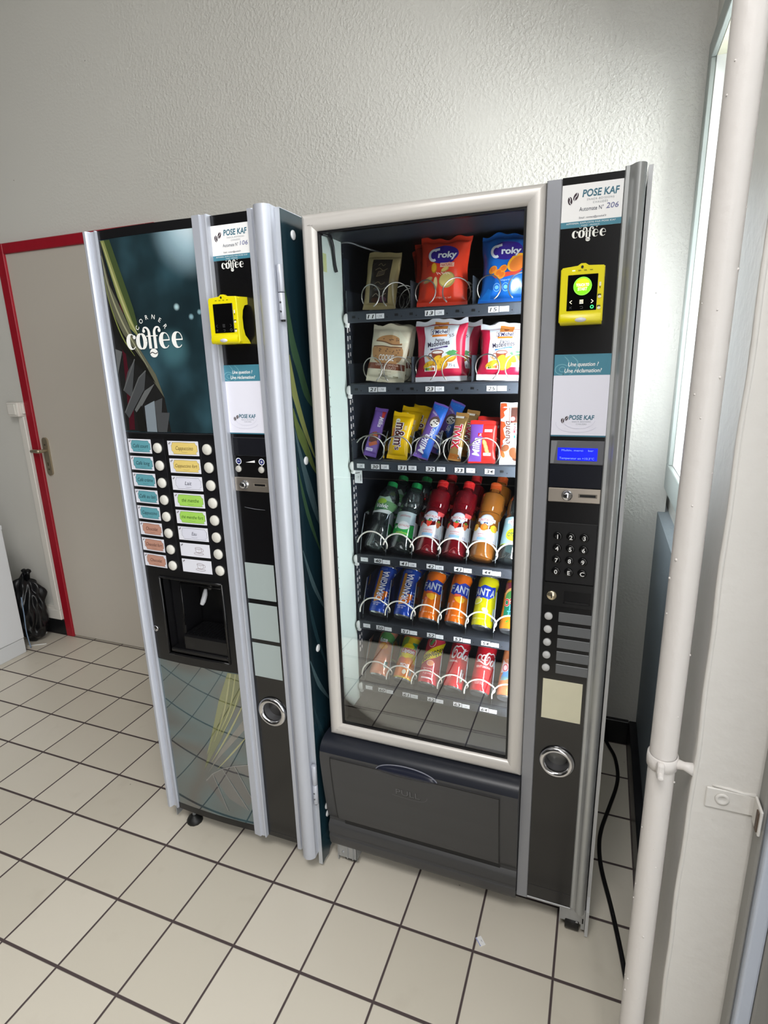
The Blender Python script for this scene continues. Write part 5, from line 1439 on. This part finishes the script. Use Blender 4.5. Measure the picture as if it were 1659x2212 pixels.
mb, A = pillow(.068, .108, .016, RD, 53, .02, .0010, .009, .35, nu=18)
A.rect(-.0325, .004, -.001, .098, film(128, 84, 178, .3), 0)
logo2(A, 'Milka', -.016, .040, .019, W_, film(104, 64, 164), .046, 2, rot=PI/2, shear=.25, bold=.025)
A.text('Choco', -.005, .052, .0035, W_, 2, w=.014, rot=PI/2)
A.rect(-.012, .066, -.001, .075, film(190, 40, 44), 1); A.text('3x', -.0065, .0705, .006, W_, 2, w=.007, rot=PI/2, bold=.02)
for v, tx in ((.081, 'SNAX'), (.022, 'NUT')): A.rect(.004, v-.0035, .023, v+.0035, film(226, 220, 226), 1); A.text(tx, .0135, v, .0042, film(90, 60, 120), 2, w=.013)
for u, v in ((.006, .050), (.010, .040), (.013, .030)): A.ell(u, v, .005, .009, film(206, 160, 90), 1, rot=.5); A.ell(u, v+.001, .003, .006, film(228, 190, 120), 2, rot=.5)
m34 = place(mb, 'chocolate_bar', 2.5465, -.738, ZB, 20, -1.0, 'half purple and half red chocolate pack on the third shelf', 'chocolate bar', G3_)
more(m34, .006, .045, .006, 'second purple and red pack, dim behind the front one', 2, 2)
WB = film(222, 226, 226, .3)
mb, A = pillow(.052, .150, .020, WB, 59, .03, .0011, .010, .42, nu=16)
OR_ = film(222, 74, 40)
A.poly([(-.025, .148), (-.010, .148), (-.008, .134), (-.016, .128), (-.013, .118), (-.019, .112), (-.025, .112)], OR_, 1)
A.poly([(-.025, .106), (-.014, .104), (-.010, .094), (-.017, .088), (-.014, .074), (-.010, .066), (-.018, .058), (-.016, .040), (-.025, .030)], OR_, 1)
A.rect(-.003, .100, .022, .138, film(120, 84, 66), 1); A.rect(.0, .103, .020, .136, film(84, 54, 46), 2); A.rect(-.001, .100, .001, .138, W_, 3)
A.ring(.006, .110, .0055, .0055, .001, film(200, 60, 60), 4); A.ell(.006, .110, .0048, .0048, W_, 4); A.text('x2', .006, .110, .006, film(200, 60, 60), 5, w=.006)
A.text('bueno', -.002, .078, .017, film(84, 44, 36), 3, w=.056, rot=-PI/2, shear=.2, bold=.015)
A.text('k', .0125, .096, .008, BLACK, 3, w=.005, rot=-PI/2, bold=.03); A.text('inder', .0125, .083, .008, film(206, 40, 48), 3, w=.018, rot=-PI/2, bold=.03)
A.rect(.009, .062, .014, .070, film(60, 140, 200), 2)
for (u, v, a, b_, c) in ((-.012, .040, .011, .008, (120, 74, 50)), (-.006, .036, .009, .006, (216, 190, 140)), (.010, .028, .012, .014, (110, 70, 46)), (.011, .031, .009, .009, (220, 200, 150)), (.014, .016, .009, .007, (90, 54, 40)), (-.018, .026, .005, .010, (214, 96, 50))): A.ell(u, v, a, b_, film(*c), 2+int(a*100) % 2, rot=.4)
place(mb, 'chocolate_bar', 2.6175, -.742, ZB, 12, -2.5, 'white and orange wafer bar at the right end of the third shelf', 'chocolate bar', G3_)

# ---- cans
CANEND = mat('can_aluminium', (200, 202, 204), .22, .9)
RC = .0289
def can(col, L=.146, name='drink_can', topcol=None):
    b = MB()
    b.lathe([(.0262, .0045), (.0280, .0085), (RC, .013), (RC, L-.016), (.0282, L-.011), (.0262, L-.0055)], col, 48, cap=False)
    fn = lambda u, v, h: ((RC+h)*math.sin(u/RC), -(RC+h)*math.cos(u/RC), v)
    return b, Art(b, fn, su=.0035, step=.00012, base=.0002)
def finish_can(b, x, y, z, tilt, label, group, yaw=0.0, L=.146):
    """(x,y,z) is the middle of the can's foot"""
    root = thing('drink_can', (x, y, z), label, 'can', group, (math.radians(-tilt), math.radians(2.5), 0))
    o = b.build('can_body', root, local=True); o.rotation_euler.z = math.radians(yaw)
    e = MB(); e.lathe([(0, .0045), (.018, .0030), (.0225, .0002), (.0240, .0), (.0262, .0047)], CANEND, 40, cap=False); e.build('can_base', root, local=True)
    e = MB(); e.lathe([(.0262, L-.0056), (.0268, L-.0035), (.0262, L-.001), (.0240, L), (.0228, L-.003), (0, L-.0035)], CANEND, 40, cap=False)
    e.box(-.008, .008, -.012, .010, L-.0034, L-.0022, CANEND, .001, 1); e.build('can_lid', root, local=True)
    return root
def sheen(c): return mat('can_%d_%d_%d' % c, c, .08, .2, ior=1.8)
CB = (2.248, 2.3235, 2.399, 2.4745, 2.55, 2.6255)
T5, T6 = 40, 49
Z5, Z6 = ZP[4]+.0235*.65+.0006, ZP[5]+.0235*.76+.0006
# blue orangeade
def orangina():
    b, A = can(sheen((22, 62, 160)))
    A.poly([(-.019, .126), (-.010, .126), (-.004, .050), (.000, .036), (-.016, .032), (-.022, .05)], sheen((206, 140, 50)), 1)
    A.ell(-.002, .046, .016, .010, sheen((240, 120, 20)), 2); A.rect(.004, .050, .020, .066, sheen((240, 120, 20)), 2)
    logo2(A, 'ORANGINA', -.001, .082, .019, W_, film(16, 34, 100), .088, 3, rot=PI/2-.06, bold=.02, edge=.04)
    A.rect(.028, .094, .046, .126, film(186, 198, 222), 2)
    for q in range(5): A.rect(.030+q*.003, .098, .0315+q*.003, .122, film(90, 110, 160), 3)
    A.text('33 cl', -.008, .024, .005, W_, 3, w=.016); A.text('boisson gazeuse', -.006, .030, .004, W_, 3, w=.026)
    for q in range(6): A.rect(.020, .026+q*.009, .040, .029+q*.009, film(120, 146, 210), 2)
    for q in range(14): A.ell(-.016+.003*(q % 7), .134-.004*(q//7), .0007, .0007, film(190, 210, 240), 2, n=6)
    return b
GR5 = G5_
c0 = finish_can(orangina(), CB[0]+.002, -.727, Z5, T5, 'blue orangeade can at the left end of the fifth shelf', GR5, 6)
c1 = dup(c0, (CB[1]+.002, -.727, Z5), None, 'blue orangeade can, second from left on the fifth shelf')
dup(c0, (CB[0]+.002, -.643, Z5), None, 'blue can behind the leftmost can of the fifth shelf'); dup(c0, (CB[1]+.002, -.643, Z5), None, 'blue can behind the second can of the fifth shelf')
def fanta(base, leaf, shift, lemon=False):
    b, A = can(sheen(base))
    s = shift; N = film(36, 58, 160)
    A.poly([(s-.036, .108), (s-.022, .114), (s-.010, .110), (s+.004, .117), (s+.024, .112), (s+.036, .116), (s+.038, .092), (s+.020, .076), (s+.006, .080), (s-.018, .078), (s-.034, .084)], N, 1)
    for i, ch in enumerate('FANTA'):
        w_ = (.0125, .014, .0145, .0125, .0125)[i]; u = s-.0295+.0148*i
        A.text(ch, u, .0985-.0012*(i % 2)-.0006*i, .0205, film(206, 214, 226), 3, w=w_, bold=.03, rot=-.05)
    Y = film(*leaf)
    if lemon:
        A.ell(s-.010, .070, .014, .009, film(232, 230, 180), 2, rot=.3); A.ell(s-.010, .070, .011, .0065, film(226, 218, 70), 3, rot=.3); A.poly([(s+.002, .062), (s+.030, .078), (s+.026, .060), (s+.010, .052)], film(240, 200, 20), 2); A.ell(s+.016, .046, .010, .006, film(236, 236, 170), 2, rot=-.4)
        A.rect(s-.018, .077, s-.004, .083, film(226, 180, 140), 2)
    else:
        A.poly([(s-.020, .072), (s-.004, .076), (s+.014, .072), (s+.010, .062), (s, .056), (s-.012, .062)], Y, 2); A.poly([(s+.010, .070), (s+.026, .074), (s+.018, .058)], film(206, 110, 20), 2)
        A.rect(s-.020, .076, s-.002, .082, film(214, 90, 70), 2); A.ell(s-.018, .060, .003, .003, film(230, 130, 130), 3, n=8)
    A.text('gout orange' if not lemon else 'gout citron', s, .022, .0045, film(244, 224, 190), 2, w=.034)
    A.rect(-.030 if not lemon else .026, .022, -.024 if not lemon else .036, .056, film(170, 180, 190), 1)
    return b
c2 = finish_can(fanta((232, 112, 20), (232, 170, 40), .002), CB[2]+.001, -.726, Z5, T5, 'orange can, third from left on the fifth shelf, right of the blue cans', GR5, 6)
c3 = finish_can(fanta((232, 112, 20), (232, 170, 40), .008), CB[3]+.001, -.726, Z5, T5, 'orange can, fourth from left on the fifth shelf, left of the yellow can', GR5, 6)
dup(c2, (CB[2]+.003, -.642, Z5), None, 'orange can in shadow behind the third can of the fifth shelf'); dup(c3, (CB[3]+.003, -.642, Z5), None, 'orange can in shadow behind the fourth can of the fifth shelf')
finish_can(fanta((222, 214, 16), (240, 220, 60), -.013, True), CB[4]+.001, -.724, Z5, T5, 'yellow lemon can on the fifth shelf', GR5, 6)
def oasis(ice):
    b, A = can(sheen((214, 130, 30) if ice else (206, 124, 80)))
    if ice:
        A.rect(-.045, .104, .045, .132, film(110, 40, 56), 0); A.ell(.0, .098, .030, .020, film(214, 160, 100), 1); A.ell(.0, .092, .026, .018, film(70, 130, 70), 2)
        A.poly([(-.024, .036), (-.026, .080), (.030, .088), (.034, .036)], film(30, 110, 80), 1)
        logo2(A, 'Oasis', -.006, .083, .021, film(180, 40, 46), film(236, 220, 200), .046, 3, rot=.55, shear=.2)
        A.text('ICE', .002, .061, .014, film(90, 160, 210), 3, w=.022, bold=.03); A.text('TEA', .000, .045, .014, film(90, 160, 210), 3, w=.026, bold=.03)
        A.poly([(-.014, .018), (-.006, .023), (-.004, .028), (-.012, .024)], film(70, 150, 60), 2); A.rect(.004, .014, .012, .030, film(226, 176, 90), 2)
    else:
        A.ell(.0, .112, .028, .022, film(190, 120, 80), 1); A.poly([(-.030, .066), (-.028, .104), (.030, .110), (.030, .070)], film(206, 190, 190), 1)
        logo2(A, 'Oasis', -.002, .088, .022, film(190, 66, 74), film(222, 214, 214), .050, 3, rot=.5, shear=.2)
        A.poly([(-.026, .050), (-.020, .068), (.026, .082), (.028, .066), (.0, .052)], film(70, 130, 190), 2); A.poly([(-.028, .044), (-.02, .056), (.008, .056), (-.01, .044)], film(110, 150, 150), 2)
        A.text('fruits', .006, .018, .006, film(230, 170, 130), 2, w=.018)
    return b
finish_can(oasis(True), CB[5]+.001, -.724, Z5, T5, 'orange iced tea can with green leaves at the right end of the fifth shelf', GR5, 4)
# bottom shelf
def fuze():
    b, A = can(sheen((222, 142, 108)))
    A.poly(smooth([(-.026, .110), (-.02, .128), (.0, .134), (.022, .124), (.036, .104), (.030, .098), (.006, .104), (-.012, .100)], 3, True), film(84, 140, 74), 1)
    A.text('fuze', -.008, .108, .014, W_, 3, w=.026, bold=.02); A.text('tea', .016, .103, .010, film(50, 90, 60), 3, w=.014, bold=.01)
    A.ell(-.004, .088, .014, .010, film(232, 160, 60), 1); A.ell(.012, .080, .012, .014, film(206, 120, 80), 1); A.rect(.013, .026, .024, .044, film(60, 130, 116), 2); A.text('Zo', .0185, .035, .009, W_, 3, w=.008)
    for q in range(4): A.rect(-.018, .060-.006*q, .006, .0615-.006*q, film(196, 110, 80), 1)
    return b
finish_can(fuze(), CB[0]+.001, -.738, Z6, T6, 'peach coloured iced tea can at the left end of the bottom shelf', G6_, 4)
def lipton():
    b, A = can(sheen((226, 190, 20)))
    A.rect(-.090, .008, .090, .052, sheen((232, 120, 20)), 0); A.rect(-.046, .128, .046, .141, sheen((206, 110, 60)), 0)
    A.poly([(-.040, .052), (-.03, .110), (-.016, .130), (-.004, .126), (-.012, .08)], film(120, 150, 50), 1); A.poly([(.008, .112), (.034, .114), (.030, .096), (.016, .090)], film(50, 130, 80), 2)
    A.ell(.0, .085, .022, .024, film(240, 214, 20), 2, n=32); A.ring(.0, .085, .0215, .0235, .0012, film(206, 160, 20), 3)
    A.rect(-.022, .078, .024, .093, film(190, 40, 60), 4); A.text('Lipton', .001, .0855, .012, W_, 5, w=.038, bold=.03)
    A.ell(-.012, .056, .014, .009, film(222, 90, 50), 3); A.ell(.010, .056, .014, .010, film(232, 130, 50), 3)
    A.text('PECHE', .0, .042, .009, W_, 3, w=.026, bold=.02); A.ell(.004, .022, .006, .007, film(220, 220, 200), 2); A.rect(.018, .014, .027, .030, film(110, 116, 120), 2)
    return b
li = finish_can(lipton(), CB[1]+.001, -.738, Z6, T6, 'yellow and orange iced tea can with round badge, second on the bottom shelf', G6_, 4)
dup(li, (CB[1]+.003, -.652, Z6), None, 'yellow iced tea can in shadow behind the second can of the bottom shelf')
def schweppes():
    b, A = can(sheen((214, 56, 72)))
    A.poly([(-.040, .052), (-.040, .078), (.036, .134), (.040, .104), (.010, .078)], film(232, 206, 20), 1)
    A.text('Schweppes', -.002, .0905, .019, film(30, 30, 30), 3, w=.074, rot=.62, bold=.01)
    A.poly([(-.016, .116), (-.008, .134), (.0, .130), (-.008, .112)], film(90, 140, 80), 2); A.ring(-.008, .122, .010, .014, .0012, film(240, 200, 200), 2); A.ell(.0, .060, .010, .008, film(232, 150, 110), 2); A.ring(.0, .060, .010, .008, .001, film(250, 230, 210), 3)
    A.text('agrumes', -.004, .044, .006, film(250, 214, 214), 2, w=.028); A.text('6 agrumes', -.002, .030, .006, film(250, 214, 214), 2, w=.026, shear=.2); A.rect(-.018, .014, .018, .018, film(250, 224, 224), 2)
    return b
finish_can(schweppes(), CB[2], -.738, Z6, T6, 'pinkish red can with yellow diagonal band, third on the bottom shelf', G6_, 4)
def cola(kind):
    b, A = can(sheen((214, 34, 48)))
    sc = film(240, 228, 226)
    def script(ux, vz, k):
        P3 = lambda pts: [(ux+x*k, vz+y*k) for x, y in pts]
        A.stroke(P3([(.42, .98), (.26, 1.06), (.08, .82), (0, .42), (.06, .08), (.22, .06), (.38, .34), (.40, .62), (.30, .76), (.20, .62), (.24, .42)]), [.10*k, .12*k, .17*k, .18*k, .16*k, .10*k, .07*k, .09*k, .09*k, .07*k, .04*k], sc, 2)
        A.stroke(P3([(.40, .98), (.66, 1.12), (.90, .92), (1.12, .80), (1.34, .96)]), [.06*k, .10*k, .10*k, .06*k, .02*k], sc, 3)
        A.ring(*P3([(.66, .30)])[0], .14*k, .26*k, lambda a: k*(.05+.09*abs(math.cos(a))), sc, 2, rot=-.35)
        A.stroke(P3([(.84, .14), (.98, .52), (1.10, .92), (1.00, .86), (.92, .42), (.96, .06), (1.06, .10)]), [.04*k, .08*k, .08*k, .06*k, .12*k, .11*k, .04*k], sc, 2)
        A.ring(*P3([(1.24, .24)])[0], .13*k, .22*k, lambda a: k*(.05+.08*abs(math.cos(a))), sc, 2, rot=-.35); A.stroke(P3([(1.38, .46), (1.34, .10), (1.46, .06)]), [.10*k, .10*k, .04*k], sc, 2)
    if kind == 1:
        script(-.020, .085, .034); A.text('ORIGINAL', -.012, .0765, .0055, sc, 2, w=.026, bold=.02)
        A.rect(.014, .018, .028, .058, film(150, 80, 84), 1); A.rect(.016, .030, .020, .056, film(226, 222, 220), 2); A.rect(.0225, .024, .026, .048, film(226, 222, 220), 2); A.rect(.019, .020, .022, .030, film(90, 150, 110), 3)
        A.text('33 cl', -.016, .030, .005, sc, 2, w=.014)
    else:
        script(.000, .078, .034); A.ring(-.017, .098, .0065, .008, .0035, sc, 2, 40, 320, rot=-.3); A.ring(-.004, .098, .006, .008, .0035, sc, 2, rot=-.35); A.stroke([(.002, .106), (.001, .094), (.006, .092)], .003, sc, 2)
        A.stroke([(-.026, .086), (-.012, .086), (.0, .078)], [.001, .004, .001], sc, 2)
        A.text('GOUT ORIGINAL', .000, .072, .0062, sc, 2, w=.044, bold=.02); A.text('refreshing', -.006, .028, .0042, sc, 2, w=.026); A.text('taste since', -.004, .0235, .0036, sc, 2, w=.026)
    return b
finish_can(cola(1), CB[3], -.735, Z6, T6, 'red cola can with white script and barcode, fourth on the bottom shelf', G6_, 4)
finish_can(cola(2), CB[4], -.733, Z6, T6, 'red cola can with off-centre white script, fifth on the bottom shelf', G6_, 6)
finish_can(oasis(False), CB[5], -.733, Z6, T6, 'orange fruit drink can with blue swirl at the right end of the bottom shelf', G6_, 4)

# ---- bottles
def bottle(prof, cap_col, liquid, label_z, label_m, art, label, x, y, z, tilt=39, L=.225, r=.0325, ribs=True, roll=4.5):
    root = thing('drink_bottle', (x, y, z), label, 'bottle', G4_, (math.radians(-tilt), math.radians(roll), 0))
    b = MB(); n = 40; vs = []; fs = []
    P_ = smooth(prof, 4)
    for rr, zz in P_:
        for i in range(n):
            a = 2*PI*i/n; lobes = 1.0
            if zz < .014: lobes = 1-.09*(1-zz/.014)*(0.5+0.5*math.cos(5*a))
            elif ribs and (zz < label_z[0]-.004 or zz > label_z[1]+.004) and zz < L*.74: lobes = 1+.018*math.sin(zz*520)*(.6+.4*math.cos(3*a))
            vs.append((rr*lobes*math.cos(a), rr*lobes*math.sin(a), zz))
    for j in range(len(P_)-1):
        for i in range(n): k = (i+1) % n; fs.append([j*n+i, j*n+k, (j+1)*n+k, (j+1)*n+i])
    fs.append([i for i in range(n)][::-1])
    b.add(vs, fs, liquid, True); b.build('bottle_body', root, local=True)
    c = MB(); cp = []
    for i in range(48):
        a = 2*PI*i/48; rr = .0150+(.0004 if i % 2 else 0); cp.append((rr*math.cos(a), rr*math.sin(a)))
    c.prism(cp, L-.017, L-.001, cap_col, 'z'); c.lathe([(.0150, L-.001), (.0140, L), (0, L)], cap_col, 24, cap=False); c.lathe([(.0152, L-.0205), (.0156, L-.0185)], cap_col, 24, cap=False); c.build('cap', root, local=True)
    s = MB(); rl = r+.0008
    fn = lambda u, v, h: ((rl+h)*math.sin(u/rl), -(rl+h)*math.cos(u/rl), v)
    if label_m: s.lathe([(rl, label_z[0]), (rl, label_z[1])], label_m, 48, cap=False)
    art(Art(s, fn, su=.0035, step=.00015, base=.0003)); s.build('label', root, local=True)
    return root
CLEAR = clear('clear_pet', (222, 232, 230), 3.2, .04, .05, opacity=.05, ocol=(170, 182, 182))
REDL = clear('red_drink', (196, 40, 52), 2.2, .05, .05, opacity=.42, ocol=(150, 24, 36))
PEAL = clear('amber_drink', (206, 140, 60), 2.0, .05, .05, opacity=.55, ocol=(176, 110, 44))
GCAP, RCAP, OCAP, YCAP = mat('green_cap', (32, 138, 74), .4), mat('red_cap', (222, 44, 44), .4), mat('orange_cap', (214, 92, 40), .4), mat('yellow_cap', (226, 200, 20), .4)
# water profile: waisted; juice profile: broad shoulder
wat = [(.022, 0), (.030, .004), (.0325, .014), (.0325, .060), (.0285, .085), (.0320, .110), (.0325, .150), (.0290, .176), (.018, .196), (.0125, .201), (.0125, .208)]
wat2 = [(.022, 0), (.030, .004), (.0325, .014), (.0325, .118), (.0290, .126), (.0320, .140), (.0325, .165), (.0250, .188), (.0140, .199), (.0125, .202), (.0125, .208)]
jui = [(.022, 0), (.030, .004), (.0325, .014), (.0325, .118), (.0300, .132), (.0322, .150), (.0318, .180), (.0285, .190), (.0150, .196), (.0130, .203), (.0130, .222)]
def volvic(A):
    A.poly([(-.050, .104), (.050, .104), (.050, .112), (.02, .116), (-.016, .110), (-.05, .112)], film(220, 226, 224), 1)
    A.rect(-.050, .112, .050, .142, film(96, 140, 96), 0); A.ell(-.006, .140, .014, .008, film(150, 190, 70), 2); A.poly([(-.03, .142), (-.02, .156), (.0, .152), (.012, .158), (.026, .142)], film(150, 176, 160), 1)
    A.text('Volvic', -.002, .126, .013, W_, 3, w=.036, bold=.02, shear=.1); A.rect(-.020, .114, .004, .119, film(60, 100, 80), 3)
def crista_badge(A, cu, cv, fruit):
    A.ell(cu, cv, .020, .016, film(206, 214, 222), 1, n=32); A.ring(cu, cv, .019, .015, .0012, film(90, 120, 160), 2); A.rect(cu-.024, cv-.0045, cu+.024, cv+.0045, film(236, 234, 236), 3)
    A.text('CRISTALINE', cu, cv, .0068, film(196, 60, 70), 4, w=.042, bold=.01); A.ell(cu-.003, cv-.009, .003, .002, film(40, 60, 110), 3, rot=.4, n=8); A.ell(cu+.003, cv-.009, .003, .002, film(40, 60, 110), 3, rot=-.4, n=8)
def green_lab(A):
    A.poly([(-.09, .040), (.09, .040), (.09, .066), (.03, .076), (0, .068), (-.03, .076), (-.09, .066)], film(40, 150, 66), 0); A.poly([(-.09, .068), (-.03, .078), (0, .070), (.03, .078), (.09, .068), (.09, .112), (-.09, .112)], film(190, 204, 206), 0)
    A.ell(.001, .070, .018, .012, film(226, 230, 230), 2); A.text('CRISTALINE', .001, .070, .006, film(196, 60, 70), 3, w=.032); A.text('petillante', .002, .049, .006, film(190, 220, 90), 2, w=.034); A.text('p\u00e9tillante', .0, .100, .007, film(180, 90, 90), 2, w=.03); A.rect(-.024, .060, -.018, .068, film(220, 230, 220), 2)
def fruit_lab(kind):
    def f(A):
        crista_badge(A, -.001, .104, kind)
        A.poly([(-.10, .044), (.10, .044), (.10, .088), (.02, .082), (-.004, .074), (-.022, .084), (-.10, .088)], film(226, 222, 224), 0)
        if kind == 'red':
            for u, s in ((-.004, 1), (.022, .9), (-.030, .8)):
                A.poly(smooth([(u-.008*s, .090), (u, .092), (u+.008*s, .090), (u+.006*s, .080), (u, .072), (u-.006*s, .080)], 3, True), film(226, 70, 50) if u < .01 else film(214, 110, 60), 2); A.poly([(u-.006*s, .090), (u, .096), (u+.006*s, .090), (u, .088)], film(90, 150, 50), 3)
            A.rect(.014, .108, .034, .120, film(226, 90, 90), 4)
        else:
            for u, c in ((-.004, (226, 130, 40)), (.023, (232, 190, 40)), (-.030, (226, 180, 50))): A.ell(u, .083, .010, .010, film(*c), 2); A.ell(u+.002, .083, .005, .006, film(240, 170, 60) if u > .01 else film(236, 150, 60), 3)
        A.text('aromatis\u00e9e', -.004, .064, .0055, film(206, 90, 90), 2, w=.026); A.text('saveur fruits', -.002, .0575, .005, film(206, 110, 100), 2, w=.028)
        A.rect(-.018, .046, .012, .054, film(150, 190, 222), 2); A.text('0,5L', .026, .050, .007, film(70, 80, 130), 2, w=.013)
    return f
def lemon_lab(A):
    A.rect(-.10, .040, .10, .118, film(150, 186, 196), 0); crista_badge(A, .002, .104, 'l')
    A.ell(.001, .068, .022, .018, film(190, 206, 40), 2, n=28); A.text('CITRON', .001, .068, .011, film(40, 60, 80), 4, w=.034, bold=.02); A.text('AROMATISEE', .001, .079, .004, film(40, 60, 50), 4, w=.028); A.rect(-.05, .040, .05, .0425, film(180, 200, 60), 3)
ZB4 = ZP[3]+.0245*.63+.0004; YB = -.724
v0 = bottle(wat, GCAP, CLEAR, (.103, .158), None, volvic, 'clear water bottle with green cap at the left end of the fourth shelf', CB[0]-.004, YB, ZB4, 39, .213)
v1 = bottle(wat2, GCAP, CLEAR, (.040, .112), None, green_lab, 'clear sparkling water bottle with low green label on the fourth shelf', CB[1]-.004, YB, ZB4, 39, .213)
r0 = bottle(jui, RCAP, REDL, (.044, .122), None, fruit_lab('red'), 'red strawberry drink bottle, third from left on the fourth shelf', CB[2]-.004, YB, ZB4, 39, .226)
r1 = dup(r0, (CB[3]-.004, YB, ZB4), None, 'red strawberry drink bottle, fourth from left, beside the amber bottle')
p0 = bottle(jui, OCAP, PEAL, (.044, .122), None, fruit_lab('peach'), 'amber peach drink bottle with orange cap on the fourth shelf', CB[4]-.004, YB, ZB4, 39, .226)
l0 = bottle(wat2, YCAP, CLEAR, (.040, .118), None, lemon_lab, 'clear lemon water bottle with yellow cap at the right end of the fourth shelf', CB[5]-.004, YB, ZB4, 39, .213)
for o, x, t in ((v0, CB[0], 'water bottle behind the leftmost bottle of the fourth shelf'), (v1, CB[1], 'water bottle behind the one with the low green label'), (r0, CB[2], 'red bottle in shadow behind the third bottle of the fourth shelf'), (r1, CB[3], 'red bottle in shadow behind the fourth bottle of the fourth shelf'), (p0, CB[4], 'amber bottle in shadow behind the front amber bottle')):
    dup(o, (x-.002, YB+.094, ZB4), None, t)
